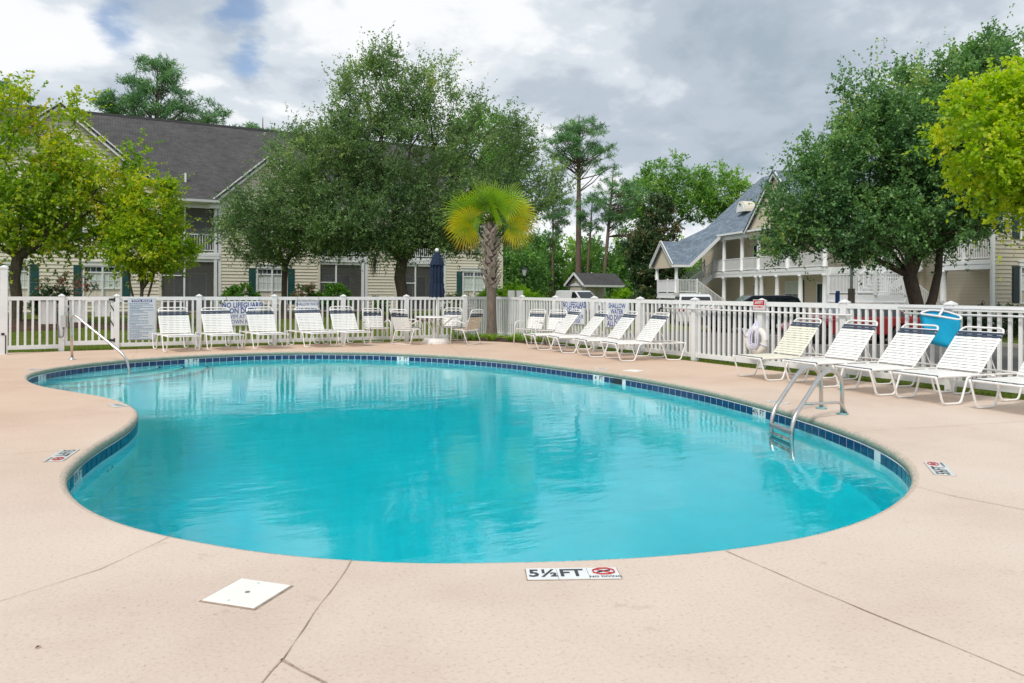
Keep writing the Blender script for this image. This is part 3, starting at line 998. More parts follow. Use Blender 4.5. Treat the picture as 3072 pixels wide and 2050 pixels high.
# skimmer mouth in the far wall
mm = MB().box(-0.13, 0.13, -0.004, 0.004, -0.075, 0.075)
i = sk_i
mm.build('skimmer_mouth', 'black', pool, loc=(fine[i, 0] + 0.008 * (-ft[i, 1]) * (1 if area < 0 else -1), fine[i, 1] + 0.008 * ft[i, 0] * (1 if area < 0 else -1), -0.165), rotz=math.atan2(ft[i, 1], ft[i, 0]))

# entry steps: three curved treads with a navy nosing, against the far left wall
for k, (al, pr_) in enumerate(((1.45, 0.75), (1.95, 1.2), (2.45, 1.65))):
    cx, cy, ang = -11.05, -3.45, math.atan2(0.62, 0.78)
    zt = -0.36 - 0.24 * k
    rim = []
    for j in range(33):
        t = math.pi + math.pi * j / 32
        u, w = al * math.cos(t), pr_ * math.sin(t)
        rim.append((cx + u * math.cos(ang) - w * math.sin(ang), cy + u * math.sin(ang) + w * math.cos(ang)))
    back = [(cx + al * math.cos(ang) - 0.9 * math.sin(ang) * 1, cy + al * math.sin(ang) + 0.9 * math.cos(ang)),
            (cx - al * math.cos(ang) - 0.9 * math.sin(ang), cy - al * math.sin(ang) + 0.9 * math.cos(ang))]
    st = MB().prism(rim + back, -1.5, zt, 'z').build('step', 'plaster', pool)
    MB().tube([(x, y, zt) for x, y in rim], 0.022, 6).build('nosing', 'tile', st)
# light niche low in the peninsula wall
MB().tube([(-11.03 + 0.09 * math.cos(a) * 0.28, -12.40 + 0.09 * math.cos(a), -0.62 + 0.09 * math.sin(a)) for a in np.linspace(0, 2 * math.pi, 18, endpoint=False)], 0.008, 6, True).build('light_ring', 'steel', pool)

water = MB()
wl = ring(0.02)
n = len(wl)
water.v = [(x, y, WATER_Z) for x, y in wl] + [(x, y, -3.0) for x, y in wl]
water.f = [tuple(range(n)), tuple(range(2 * n - 1, n - 1, -1))] + [(i, n + i, n + (i + 1) % n, (i + 1) % n) for i in range(n)]
tag(water.build('pool_water', 'water'), kind='structure')


# ---------------------------------------------------------------- deck markers and lids
def deck_marker(c, ang, txt, label, sy=1.0, no_dive=True):
    """printed depth marker let into the deck: left-to-right along ang"""
    t = thing('depth_marker', label, 'depth marker', (c[0], c[1], 0.0), ang, 'depth markers set in the deck')
    w = 0.235 if no_dive else 0.15
    nt_ = 3 if no_dive else 2
    for q in range(nt_):
        xa, xb = -w + 2 * w * q / nt_, -w + 2 * w * (q + 1) / nt_
        MB().box(xa + 0.0015, xb - 0.0015, -0.075, 0.075, 0.002, 0.006 + random.uniform(-0.0005, 0.0005)).build('plate', 'tile_w', t)
    MB().box(-w - 0.004, w + 0.004, -0.079, 0.079, 0.0012, 0.0022).build('grout_bed', 'joint', t)
    x0 = -0.085 if no_dive else 0.0
    text_part('lettering', txt, 0.135 if no_dive else 0.105, 'ink_k', t, Matrix.Translation((x0, 0.0, 0.0075)), 0.86, 0.026 if no_dive else 0.0)
    if no_dive:
        ring_ = [(0.16 + 0.058 * math.cos(a), 0.018 + 0.042 * math.sin(a), 0.0085) for a in np.linspace(math.pi / 8, 2 * math.pi + math.pi / 8, 8, endpoint=False)]
        pic = MB().tube(ring_, 0.004, 4, True).tube([(0.118, 0.047, 0.0085), (0.202, -0.011, 0.0085)], 0.003, 4).build('pictogram', 'red', t)
        MB().tube([(0.125, 0.005, 0.008), (0.16, 0.02, 0.008), (0.195, 0.03, 0.008)], 0.004, 4).build('swimmer', 'ink_k', pic)
        text_part('caption', 'NO DIVING', 0.03, 'ink_k', t, Matrix.Translation((0.16, -0.052, 0.0075)), 1.05, 0.02)
    return t


deck_marker((-9.10, -17.425), math.atan2(-0.21, 0.43), '5½FT', 'depth marker reading 5½ FT beside the near pool edge')
deck_marker((-11.42, -13.02), math.atan2(-0.46, -0.12) + math.pi * 0, '5½FT', 'depth marker on the left deck beside the curved tiles')
deck_marker((-10.88, -10.02), math.atan2(-0.42, 0.1), '4½FT', 'depth marker on the tip of the deck peninsula', no_dive=False)
deck_marker((-5.17, -16.87), math.atan2(0.34, 0.38), '5½FT', 'depth marker on the right deck beyond the ladder')
deck_marker((-3.36, -13.55), math.atan2(-0.42, 0.02), '4½FT', 'depth marker partly behind the pool ladder', no_dive=False)
deck_marker((-2.86, -8.95), math.atan2(-0.45, 0.12), '4FT', 'worn depth marker on the far deck left of the white lid', no_dive=False)
deck_marker((-12.02, -4.62), math.atan2(0.8, 0.45), '3FT', 'depth marker on the far left deck by the shallow end', no_dive=False)
lid = thing('skimmer_lid', 'square white plastic lid in the deck in the foreground', 'skimmer lid', (-10.59, -16.91, 0), RAD(43), 'skimmer lids')
MB().box(-0.152, 0.152, -0.152, 0.152, 0.0012, 0.0022).build('grimy_gap', 'joint', lid)
lidc = MB().box(-0.142, 0.142, -0.142, 0.142, 0.0015, 0.008).build('cover', 'lid', lid)
mod_ = lidc.modifiers.new('round', 'BEVEL')
mod_.width, mod_.segments = 0.004, 2
MB().lathe([(0.012, 0.0), (0.012, 0.0012)], 12, (0, 0, 0.0085)).build('finger_hole', 'conduit', lid)
for sx in (-0.11, 0.11):
    MB().lathe([(0.006, 0.0), (0.005, 0.002)], 8, (sx, 0.02, 0.0082)).build('screw', 'grey_box', lid)
lid2 = thing('skimmer_lid', 'white lid flush in the deck near the far loungers', 'skimmer lid', (-2.56, -9.52, 0), RAD(20), 'skimmer lids')
MB().box(-0.15, 0.15, -0.15, 0.15, 0.001, 0.007).build('cover', 'lid', lid2)
lf = MB()
lf.add([(0, 0, 0.004), (0.014, 0.006, 0.010), (0.026, 0.0, 0.005), (0.014, -0.007, 0.011)], [(0, 1, 2), (0, 2, 3)])
tag(lf.build('dry_leaf', 'leaf_litter', loc=(-11.437, -17.10, 0), rotz=0.6), 'small curled brown leaf lying on the near deck', 'leaf')

# ---------------------------------------------------------------- handrail and ladder
hr = thing('handrail', 'bent stainless steel handrail rising from the deck into the shallow steps', 'handrail', (0, 0, 0))
a, b = Vector((-11.43, -2.72, 0)), Vector((-10.40, -3.83, 0))
d = (b - a)
rail = fillet([a + Vector((0, 0, 0)), a + d * -0.03 + Vector((0, 0, 0.97)), a + d * 0.92 + Vector((0, 0, 0.09)), b + Vector((0, 0, -0.75))], 0.22, 7)
MB().tube(rail, 0.025, 12).build('rail', 'steel', hr, True)
MB().lathe([(0.075, 0.0), (0.07, 0.012), (0.03, 0.03), (0.028, 0.05)], 18, a).build('flange', 'steel', hr, True)

ld = thing('pool_ladder', 'stainless steel pool ladder with two arched rails and dark treads', 'pool ladder', (0, 0, 0))
rails = []
for back, front in ((Vector((-3.44, -14.60, 0)), Vector((-4.47, -14.76, 0))), (Vector((-3.29, -14.18, 0)), Vector((-4.27, -14.29, 0)))):
    d = back - front
    pts = fillet([front + Vector((0, 0, -1.15)), front + Vector((0, 0, 0.03)), front + d * 0.56 + Vector((0, 0, 0.50)), front + d * 0.80 + Vector((0, 0, 0.54)), back + d * -0.01 + Vector((0, 0, 0.42)), back], 0.15, 7)
    MB().tube(pts, 0.0245, 12).build('rail', 'steel', ld, True)
    MB().lathe([(0.072, 0.0), (0.068, 0.012), (0.03, 0.02)], 18, back).build('flange', 'teal_flange', ld, True)
    rails.append((front, back))
f0, b0 = rails[0]
MB().tube(fillet([f0.lerp(b0, 0.20) + Vector((0, 0, 0.19)), f0.lerp(b0, 0.92) + Vector((0.0, -0.03, 0.15)), b0 + Vector((0.03, -0.04, 0.0))], 0.07, 5), 0.015, 10).build('brace', 'steel', ld, True)
for k, z in enumerate((-0.12, -0.27, -0.55, -0.83)):
    p, q = rails[0][0], rails[1][0]
    w = (b0 - f0).normalized() * 0.045
    MB().hexa([p - w + Vector((0, 0, z)), p + w + Vector((0, 0, z)), q + w + Vector((0, 0, z)), q - w + Vector((0, 0, z))],
              [p - w + Vector((0, 0, z + 0.035)), p + w + Vector((0, 0, z + 0.035)), q + w + Vector((0, 0, z + 0.035)), q - w + Vector((0, 0, z + 0.035))]).build('tread', 'conduit', ld)

# ---------------------------------------------------------------- fences
post_me = MB().box(-0.0575, 0.0575, -0.0575, 0.0575, -0.06, 1.255).mesh('post', 'vinyl')
cap_mb = MB().box(-0.07, 0.07, -0.07, 0.07, 1.255, 1.278)
cap_mb.add([(-0.064, -0.064, 1.278), (0.064, -0.064, 1.278), (0.064, 0.064, 1.278), (-0.064, 0.064, 1.278), (0, 0, 1.319)], [(0, 1, 4), (1, 2, 4), (2, 3, 4), (3, 0, 4)])
cap_me = cap_mb.mesh('cap', 'vinyl')
picket_me = MB().box(-0.023, 0.023, -0.019, 0.019, 0.1, 1.18).mesh('picket', 'vinyl')


def fence_post(parent, p):
    o = link('post', post_me, parent, (p[0], p[1], 0))
    link('cap', cap_me, o)
    return o


def fence_panel(parent, a, b, n=12, z0=0.0):
    a, b = Vector((*a, 0)), Vector((*b, 0))
    L = (b - a).length
    ang = math.atan2(b.y - a.y, b.x - a.x)
    for nm, y, zl, zh in (('top_rail', 0.028, 1.165, 1.25), ('bottom_rail', 0.028, 0.06, 0.15)):
        MB().box(0.058, L - 0.058, -y, y, zl, zh).build(nm, 'vinyl', parent, loc=a, rotz=ang)
    for k in range(n):
        t = (k + 1) / (n + 1)
        pk = link('picket', picket_me, parent, a.lerp(b, t), ang)
        pk.rotation_euler = (random.gauss(0, 0.003), random.gauss(0, 0.003), ang + random.gauss(0, 0.04))


FL = thing('picket_fence', 'white vinyl picket fence along the far lawn side of the pool', 'fence', (0, 0, 0))
FR = thing('picket_fence', 'white vinyl picket fence between the loungers and the car park', 'fence', (0, 0, 0))
lp = [(-1.389 - 1.83 * k, 0.0) for k in range(6)]
for p in lp:
    fence_post(FL, p)
for a, b in zip(lp[1:], lp[:-1]):
    fence_panel(FL, a, b)
corner = (0.0, 0.852)
fence_panel(FL, lp[0], corner, 11)
fence_post(FL, (-11.67, 0.0))
fence_panel(FL, (-12.95, -0.05), (-11.67, 0.0), 8)
pole = MB().box(-0.07, 0.07, -0.07, 0.07, -0.05, 1.86)
pole = tag(pole.build('gate_pole', 'vinyl', loc=(-12.74, -0.66, 0)), 'tall scuffed white post at the left edge of the frame', 'post')
MB().box(-0.082, 0.082, -0.082, 0.082, 1.86, 1.9).add([(-0.08, -0.08, 1.9), (0.08, -0.08, 1.9), (0.08, 0.08, 1.9), (-0.08, 0.08, 1.9), (0, 0, 1.94)], [(0, 1, 4), (1, 2, 4), (2, 3, 4), (3, 0, 4)]).build('cap', 'vinyl', pole)
MB().box(0.03, 0.05, -0.078, -0.07, 0.02, 0.42).box(-0.04, 0.02, -0.078, -0.07, 0.42, 0.47).build('drop_bolt', 'black', pole)
rp = [corner] + [(0.0, -0.978 - 1.83 * k) for k in range(11)]
for p in rp:
    fence_post(FR, p)
for a, b in zip(rp[:-1], rp[1:]):
    fence_panel(FR, a, b)

gate = thing('fence_gate', 'white picket gate with black hinges beside the rules board', 'gate', (-11.60, 0, 0))
MB().box(0.0, 0.99, -0.025, 0.025, 1.165, 1.25).build('top_rail', 'vinyl', gate)
MB().box(0.0, 0.99, -0.025, 0.025, 0.12, 0.22).build('bottom_rail', 'vinyl', gate)
for x in (0.02, 0.97):
    MB().box(x - 0.03, x + 0.03, -0.027, 0.027, 0.12, 1.25).build('stile', 'vinyl', gate)
for k in range(6):
    link('picket', picket_me, gate, (0.02 + 0.95 * (k + 1) / 7, 0, 0.02))
for z in (0.22, 1.18):
    MB().box(0.90, 1.06, -0.05, -0.03, z - 0.025, z + 0.025).box(1.0, 1.03, -0.06, -0.03, z - 0.05, z + 0.05).build('hinge', 'black', gate)
for z in (0.98, 0.62):
    MB().tube([(0.93, -0.035, z + 0.07), (0.98, -0.05, z - 0.02), (1.04, -0.035, z - 0.14)], 0.012, 6).build('strap', 'black', gate)
MB().lathe([(0.03, 0), (0.03, 0.012), (0.012, 0.02)], 12).build('lock_knob', 'steel', gate, loc=(0.06, -0.03, 1.02)).rotation_euler = (math.pi / 2, 0, 0)

box = thing('junction_box', 'grey electrical box with bent conduit on the gate post', 'electrical box', (-11.60, -0.075, 0))
MB().box(-0.085, 0.015, -0.07, 0.0, 0.55, 0.82).build('case', 'grey_box', box)
MB().box(0.02, 0.06, -0.05, 0.0, 0.55, 0.82).build('cover_plate', 'slab', box)
MB().tube(fillet([(-0.03, -0.035, 0.55), (-0.03, -0.035, 0.32), (-0.13, -0.01, 0.32), (-0.13, 0.03, 0.6), (-0.13, 0.04, 1.1)], 0.05, 5), 0.014, 8).build('conduit', 'conduit', box, True)
MB().box(-0.01, 0.05, -0.03, 0.0, 0.9, 0.96).tube([(0.02, -0.015, 0.82), (0.02, -0.015, 0.9)], 0.01, 6).build('coupling', 'grey_box', box)


# ---------------------------------------------------------------- signs
def sign(name, label, cat, w, h, mtx, mat='sign', group=None, border=None):
    t = thing(name, label, cat, group=group)
    t.matrix_world = mtx
    MB().box(-w / 2, w / 2, -h / 2, h / 2, -0.005, 0.005).build('board', mat, t)
    if border:
        b = 0.012
        m = MB()
        for x0, x1, y0, y1 in ((-w / 2 + b, w / 2 - b, h / 2 - 2 * b, h / 2 - b), (-w / 2 + b, w / 2 - b, -h / 2 + b, -h / 2 + 2 * b),
                               (-w / 2 + b, -w / 2 + 2 * b, -h / 2 + 2 * b, h / 2 - 2 * b), (w / 2 - 2 * b, w / 2 - b, -h / 2 + 2 * b, h / 2 - 2 * b)):
            m.box(x0, x1, y0, y1, 0.005, 0.0075)
        m.build('border', border, t)
    return t


def face_minus_y(x, y, z):
    return Matrix.Translation((x, y, z)) @ Matrix.Rotation(math.pi / 2, 4, 'X')


def face_minus_x(x, y, z):
    return Matrix.Translation((x, y, z)) @ Matrix.Rotation(-math.pi / 2, 4, 'Z') @ Matrix.Rotation(math.pi / 2, 4, 'X')


def lines(t, rows, mat):
    for txt, y, size, sx, bold in rows:
        text_part('lettering', txt, size, mat, t, Matrix.Translation((0, y, 0.0065)), sx, bold)


s = sign('rules_sign', 'tall pale pool rules board on the far fence', 'sign', 0.61, 1.0, face_minus_y(-10.0, -0.045, 0.715), 'rules')
MB().box(-0.22, 0.22, 0.405, 0.465, 0.005, 0.007).build('heading_band', 'ink', s)
text_part('heading', 'POOL RULES', 0.062, 'ink_w', s, Matrix.Translation((0, 0.435, 0.0085)), 1.12, 0.03)
random.seed(3)
y = 0.37
for k in range(17):
    n_l = 2 if k in (1, 2, 3, 4, 5, 6, 9, 10, 12, 14, 15) else 1
    m = MB()
    for r in range(n_l):
        x = -0.255
        m.box(x - 0.02, x - 0.01, y - 0.008, y + 0.008, 0.005, 0.0062) if r == 0 else None
        end = random.uniform(0.12, 0.27) if r == 0 else random.uniform(-0.18, 0.05)
        while x < end:
            w = random.uniform(0.012, 0.05)
            m.box(x, min(x + w, end), y - 0.0065, y + 0.0065, 0.005, 0.0062)
            x += w + 0.009
        y -= 0.027
    o = m.build('printed_rule', 'ink2', s)
    o['kind'] = 'stuff'
    y -= 0.008
for x in (-0.27, 0.27):
    MB().lathe([(0.008, 0.005), (0.006, 0.009)], 8, (x, -0.485, 0)).build('screw', 'conduit', s)

s = sign('lifeguard_sign', 'no lifeguard sign on the far fence behind the third lounger', 'sign', 0.88, 0.62, face_minus_y(-7.67, -0.045, 0.83), group='warning signs on the fences')
lines(s, [('NO LIFEGUARD', 0.20, 0.185, 0.78, 0.022), ('ON DUTY', 0.055, 0.185, 0.78, 0.022), ('SWIM AT YOUR', -0.09, 0.145, 0.80, 0.0), ('OWN RISK', -0.22, 0.145, 0.80, 0.0)], 'ink')
for x in (-0.4, 0.4):
    MB().tube([(x, 0.30, 0.0), (x, 0.43, 0.0)], 0.003, 5).build('hanger', 'black', s)
s = sign('shallow_water_sign', 'black bordered shallow water sign on the far fence behind the fourth lounger', 'sign', 0.60, 0.60, face_minus_y(-6.01, -0.045, 0.855), group='warning signs on the fences', border='ink_k')
lines(s, [('SHALLOW WATER', 0.20, 0.105, 0.72, 0.006), ('NO DIVING', 0.03, 0.155, 0.72, 0.022), ('ALLOWED', -0.16, 0.155, 0.74, 0.022)], 'ink')
for x in (-0.28, 0.28):
    MB().tube([(x, 0.29, 0.0), (x, 0.40, 0.0)], 0.003, 5).build('hanger', 'black', s)
s = sign('lifeguard_sign', 'no lifeguard sign on the right fence behind the reclined loungers', 'sign', 0.94, 0.60, face_minus_x(-0.045, -3.80, 0.885), group='warning signs on the fences')
lines(s, [('NO LIFEGUARD', 0.19, 0.20, 0.78, 0.022), ('ON DUTY', 0.045, 0.20, 0.78, 0.022), ('SWIM AT YOUR', -0.11, 0.15, 0.80, 0.012), ('OWN RISK', -0.23, 0.15, 0.80, 0.012)], 'ink')
s = sign('shallow_water_sign', 'shallow water no diving sign on the right fence', 'sign', 0.92, 0.60, face_minus_x(-0.045, -5.64, 0.865), group='warning signs on the fences')
lines(s, [('SHALLOW', 0.215, 0.165, 0.86, 0.022), ('WATER', 0.075, 0.165, 0.86, 0.022), ('NO DIVING', -0.075, 0.19, 0.80, 0.022), ('ALLOWED', -0.22, 0.19, 0.86, 0.022)], 'ink')
s = sign('safety_sign', 'red safety equipment sign on a right fence post', 'sign', 0.29, 0.20, face_minus_x(-0.075, -10.13, 1.19), 'sign')
MB().box(-0.135, 0.135, -0.09, 0.09, 0.005, 0.0062).build('red_panel', 'red', s)
text_part('lettering', 'SAFETY', 0.075, 'ink_w', s, Matrix.Translation((0, 0.040, 0.0075)), 0.80, 0.022)
MB().box(-0.13, 0.13, -0.083, -0.008, 0.0062, 0.0070).build('lower_panel', 'ink_w', s)
text_part('lettering', 'EQUIPMENT', 0.06, 'red', s, Matrix.Translation((0, -0.045, 0.0082)), 0.72, 0.022)
for x, w, z, h, lab in ((-11.95, 0.36, 0.88, 0.52, 'left of the gate post'), (-11.36, 0.32, 0.90, 0.50, 'on the gate, the left of two'), (-10.84, 0.32, 0.97, 0.38, 'on the gate, the right of two')):
    s = sign('sign_back', 'blank white back of a sign ' + lab, 'sign', w, h, face_minus_y(x, 0.035, z), 'vinyl', 'blank sign backs')


# ---------------------------------------------------------------- sun loungers and chairs
def strap_meshes(width):
    out = {}
    for key in ('strap', 'strap_y', 'strap_t', 'navy_strap'):
        m = MB()
        prof = [(-width / 2, -0.012), (-width / 2 - 0.014, 0.002), (-width / 2, 0.017), (width / 2, 0.017), (width / 2 + 0.014, 0.002), (width / 2, -0.012), (width / 2 - 0.004, 0.012), (-width / 2 + 0.004, 0.012)]
        out[key] = m.prism(prof, -0.0185, 0.0185, 'x').mesh('strap', key)
    return out


def make_lounger(angle, straps, white='strap', back_len=0.80):
    """foot at the origin, head towards +X"""
    t = thing('sun_lounger', '', 'sun lounger')
    W = 0.33
    MB().tube(fillet([(0.0, -W, 0.36), (1.62, -W, 0.36), (1.62, W, 0.36), (0.0, W, 0.36)], 0.06, 4, True), 0.0145, 8, True).build('seat_frame', 'frame', t, True)
    for sy in (-1, 1):
        y = sy * (W + 0.022)
        MB().tube(fillet([(0.0, y, 0.37), (0.03, y, 0.30), (0.13, y, 0.0155), (0.44, y, 0.0155), (0.56, y, 0.345), (0.62, y, 0.345)], 0.06, 4), 0.0145, 8).build('leg', 'frame', t, True)
        MB().tube(fillet([(1.00, y, 0.345), (1.06, y, 0.345), (1.18, y, 0.0155), (1.50, y, 0.0155), (1.60, y, 0.30), (1.62, y, 0.37)], 0.06, 4), 0.0145, 8).build('leg', 'frame', t, True)
    hx, hz = 0.80, 0.375
    ca, sa = math.cos(angle), math.sin(angle)

    def bk(s, y, off=0.0):
        return (hx + s * ca - off * sa, y, hz + s * sa + off * ca)
    MB().tube(fillet([bk(0, -W + 0.01), bk(back_len, -W + 0.01), bk(back_len, W - 0.01), bk(0, W - 0.01)], 0.10, 6), 0.0145, 8).tube([bk(back_len - 0.085, -W + 0.02), bk(back_len - 0.085, W - 0.02)], 0.017, 8).build('back_frame', 'frame', t, True)
    pr = bk(0.40, 0)
    for sy in (-1, 1):
        MB().tube([(pr[0], sy * 0.25, pr[2]), (pr[0] + 0.16, sy * 0.25, 0.36), (1.45, sy * 0.25, 0.36)], 0.009, 6).build('prop', 'frame', t, True)
    MB().tube([(1.20, -W, 0.35), (1.20, W, 0.35)], 0.011, 6).build('crossbar', 'frame', t, True)
    for k in range(17):
        mat = 'navy_strap' if k == 0 else white
        o = link('strap', straps[mat], t, (0.045 + k * 0.0455, 0, 0.365))
    nb_ = int((back_len - 0.15) / 0.0475) + 1
    for k in range(nb_):
        s = 0.045 + k * 0.0475
        mat = 'navy_strap' if k >= nb_ - 2 else white
        o = link('strap', straps[mat], t, bk(s, 0))
        o.rotation_euler = (0, -angle, 0)
        if mat != 'navy_strap':
            o.rotation_euler = (random.gauss(0, 0.003), -angle + random.gauss(0, 0.03), 0)
    for y in (-0.16, 0.0, 0.16):
        m = MB()
        p0, p1 = bk(0.03, y, 0.006), bk(0.045 + (nb_ - 3) * 0.0475 + 0.02, y, 0.006)
        m.hexa([(p0[0], y - 0.018, p0[2]), (p1[0], y - 0.018, p1[2]), (p1[0], y + 0.018, p1[2]), (p0[0], y + 0.018, p0[2])],
               [(p0[0] - 0.002, y - 0.018, p0[2] + 0.003), (p1[0] - 0.002, y - 0.018, p1[2] + 0.003), (p1[0] - 0.002, y + 0.018, p1[2] + 0.003), (p0[0] - 0.002, y + 0.018, p0[2] + 0.003)])
        m.build('web_strap', white, t)
    return t


ST = strap_meshes(0.66)
random.seed(8)
right_base = make_lounger(RAD(52), ST, 'strap', 0.77)
yellow = make_lounger(RAD(52), ST, 'strap_y', 0.77)
steep = make_lounger(RAD(59), ST, 'strap', 0.72)
yellow.location = (-1.73, -11.42, 0)
yellow.rotation_euler = (0, 0, RAD(-9))
tag(yellow, 'lounger with yellowed straps below the life ring', group='sun loungers round the pool')
spots_r = [(-1.73, -4.30, -12, 'farthest lounger of the right fence row, beside the two armchairs'),
           (-1.73, -5.35, -12, 'second lounger from the palm along the right fence'),
           (-1.73, -6.52, -12, 'third lounger from the palm, before the shallow water sign'),
           (-1.74, -7.60, -12, 'fourth lounger from the palm, nearest before the gap in the row'),
           (-1.66, -12.42, -9, 'lounger right of the yellowed one, behind the pool ladder'),
           (-1.75, -13.40, -9, 'lounger in front of the blue leaf net'),
           (-1.75, -14.36, -8, 'rightmost lounger whose whole back shows'),
           (-1.77, -15.43, -8, 'lounger cut off by the right edge of the frame')]
right_var = make_lounger(RAD(49.5), ST, 'strap', 0.77)
right_used = set()
for i, (x, y, r, lab) in enumerate(spots_r):
    src = right_var if i in (1, 5, 6) else right_base
    o = copy_tree(src) if src.name in right_used else src
    right_used.add(src.name)
    r += random.gauss(0, 1.2)
    x += random.gauss(0, 0.02)
    o.location = (x, y, 0)
    o.rotation_euler = (0, 0, RAD(r))
    tag(o, 'white strap ' + lab, group='sun loungers round the pool')
steep_var = make_lounger(RAD(56), ST, 'strap', 0.73)
for i, (x, y, r, lab) in enumerate([(-9.22, -1.66, 97, 'lounger next to the rules board, leftmost of the far row'), (-8.27, -1.62, 96, 'second lounger of the far row, left of the no lifeguard sign'),
                                    (-7.22, -1.60, 96, 'third lounger of the far row, overlapping the no lifeguard sign'), (-5.98, -1.60, 98, 'fourth lounger of the far row, before the bordered sign'),
                                    (-5.10, -1.60, 97, 'fifth lounger of the far row, beside a lone armchair')]):
    src = steep_var if i in (1, 3) else steep
    o = copy_tree(src) if src.name in right_used else src
    right_used.add(src.name)
    o.location = (x, y, 0)
    o.rotation_euler = (0, 0, RAD(r))
    tag(o, 'white strap ' + lab, group='sun loungers round the pool')


def make_chair(straps, white='strap'):
    """sits facing +X, origin under the seat"""
    t = thing('armchair', '', 'chair')
    W = 0.27
    for sy in (-1, 1):
        y = sy * (W + 0.03)
        MB().tube(fillet([(0.27, y, 0.013), (0.22, y, 0.60), (0.02, y, 0.64), (-0.20, y, 0.56)], 0.10, 5), 0.013, 8).build('arm', 'frame', t, True)
        MB().tube(fillet([(-0.30, y, 0.013), (-0.14, y, 0.40), (-0.10, y, 0.42)], 0.05, 3), 0.013, 8).build('leg', 'frame', t, True)
    MB().tube(fillet([(0.25, -W, 0.42), (0.25, W, 0.42), (-0.22, W, 0.38), (-0.22, -W, 0.38)], 0.04, 3, True), 0.013, 8, True).build('seat_frame', 'frame', t, True)
    MB().tube(fillet([(-0.21, -W, 0.39), (-0.40, -W, 0.93), (-0.40, W, 0.93), (-0.21, W, 0.39)], 0.09, 5), 0.013, 8).tube([(-0.38, -W, 0.865), (-0.38, W, 0.865)], 0.014, 8).build('back_frame', 'frame', t, True)
    MB().tube([(-0.30, -W - 0.03, 0.03), (-0.30, W + 0.03, 0.03)], 0.010, 6).build('rear_bar', 'frame', t, True)
    for k in range(9):
        mat = 'navy_strap' if k in (7, 8) else white
        o = link('strap', straps[mat], t, (-0.165 + k * 0.049, 0, 0.39 + k * 0.004))
    ang = math.atan2(0.54, -0.19)
    for k in range(9):
        f = 0.10 + k * 0.083
        o = link('strap', straps['navy_strap' if k >= 7 else white], t, (-0.21 - 0.19 * f, 0, 0.39 + 0.54 * f))
        o.rotation_euler = (0, -ang + math.pi * 0, 0)
    for y in (-0.12, 0.12):
        MB().hexa([(-0.222, y - 0.015, 0.42), (-0.219, y - 0.015, 0.42), (-0.219, y + 0.015, 0.42), (-0.222, y + 0.015, 0.42)],
                  [(-0.335, y - 0.015, 0.74), (-0.332, y - 0.015, 0.74), (-0.332, y + 0.015, 0.74), (-0.335, y + 0.015, 0.74)]).build('web_strap', white, t)
    return t


ST2 = strap_meshes(0.54)
c0, c1 = make_chair(ST2), make_chair(ST2, 'strap_t')
TC = Vector((-2.85, -1.30, 0))
chairs = [(c0, -4.30, -0.62, -88, 'white armchair standing alone at the end of the far lounger row'),
          (None, -3.72, -1.42, 30, 'white armchair left of the table, seen from its back'),
          (None, -3.45, -0.62, -40, 'white armchair left of the table, half hidden by another chair'),
          (None, -2.15, -0.60, -130, 'white armchair behind the table on the right'),
          (c1, -2.33, -2.02, 118, 'tan strapped armchair right of the table, back to the pool'),
          (None, -0.78, -2.72, 200, 'white armchair beside the palm, left of two'),
          (None, -0.62, -3.55, 205, 'white armchair beside the palm, right of two')]
for src, x, y, r, lab in chairs:
    o = src or copy_tree(c0)
    o.location = (x, y, 0)
    o.rotation_euler = (0, 0, RAD(r))
    tag(o, lab, group='armchairs on the deck')

tb = thing('patio_table', 'round white patio table under the closed umbrella', 'table', TC)
MB().lathe([(0.56, 0.70), (0.58, 0.705), (0.58, 0.725), (0.55, 0.732), (0.05, 0.732)], 32, cap=False).build('table_top', 'frame', tb, True)
for k in range(4):
    a = RAD(45 + 90 * k)
    MB().tube(fillet([(0.46 * math.cos(a), 0.46 * math.sin(a), 0.70), (0.14 * math.cos(a), 0.14 * math.sin(a), 0.45), (0.12 * math.cos(a), 0.12 * math.sin(a), 0.2), (0.40 * math.cos(a), 0.40 * math.sin(a), 0.015)], 0.1, 4), 0.015, 8).build('leg', 'frame', tb, True)

um = thing('patio_umbrella', 'closed navy umbrella standing in the white table', 'umbrella', TC)
MB().lathe([(0.36, 0.0), (0.36, 0.07), (0.34, 0.075), (0.33, 0.13), (0.30, 0.14), (0.05, 0.15), (0.04, 0.3)], 28).build('base', 'frame', um)
MB().tube([(0, 0, 0.1), (0, 0, 2.52)], 0.022, 10).build('pole', 'frame', um, True)
MB().lathe([(0.012, 0.0), (0.05, 0.03), (0.055, 0.06), (0.035, 0.10), (0.0, 0.115)], 14, (0, 0, 2.47), cap=False).build('finial', 'frame', um, True)


def pleated(prof, n=64, pleats=10, depth=0.42):
    m = MB()
    for i, (r, z) in enumerate(prof):
        for k in range(n):
            a = 2 * math.pi * k / n
            w = 1 + depth * (abs(math.sin(pleats * a / 2 + 0.25 * math.sin(3 * a))) - 0.6) * (1 if i else 0.2)
            rr = r * w * (1 + 0.06 * math.sin(2.3 * i + a))
            m.v.append((rr * math.cos(a), rr * math.sin(a), z + 0.012 * math.sin(pleats * a)))
    for i in range(len(prof) - 1):
        for k in range(n):
            m.f.append((i * n + k, i * n + (k + 1) % n, (i + 1) * n + (k + 1) % n, (i + 1) * n + k))
    return m


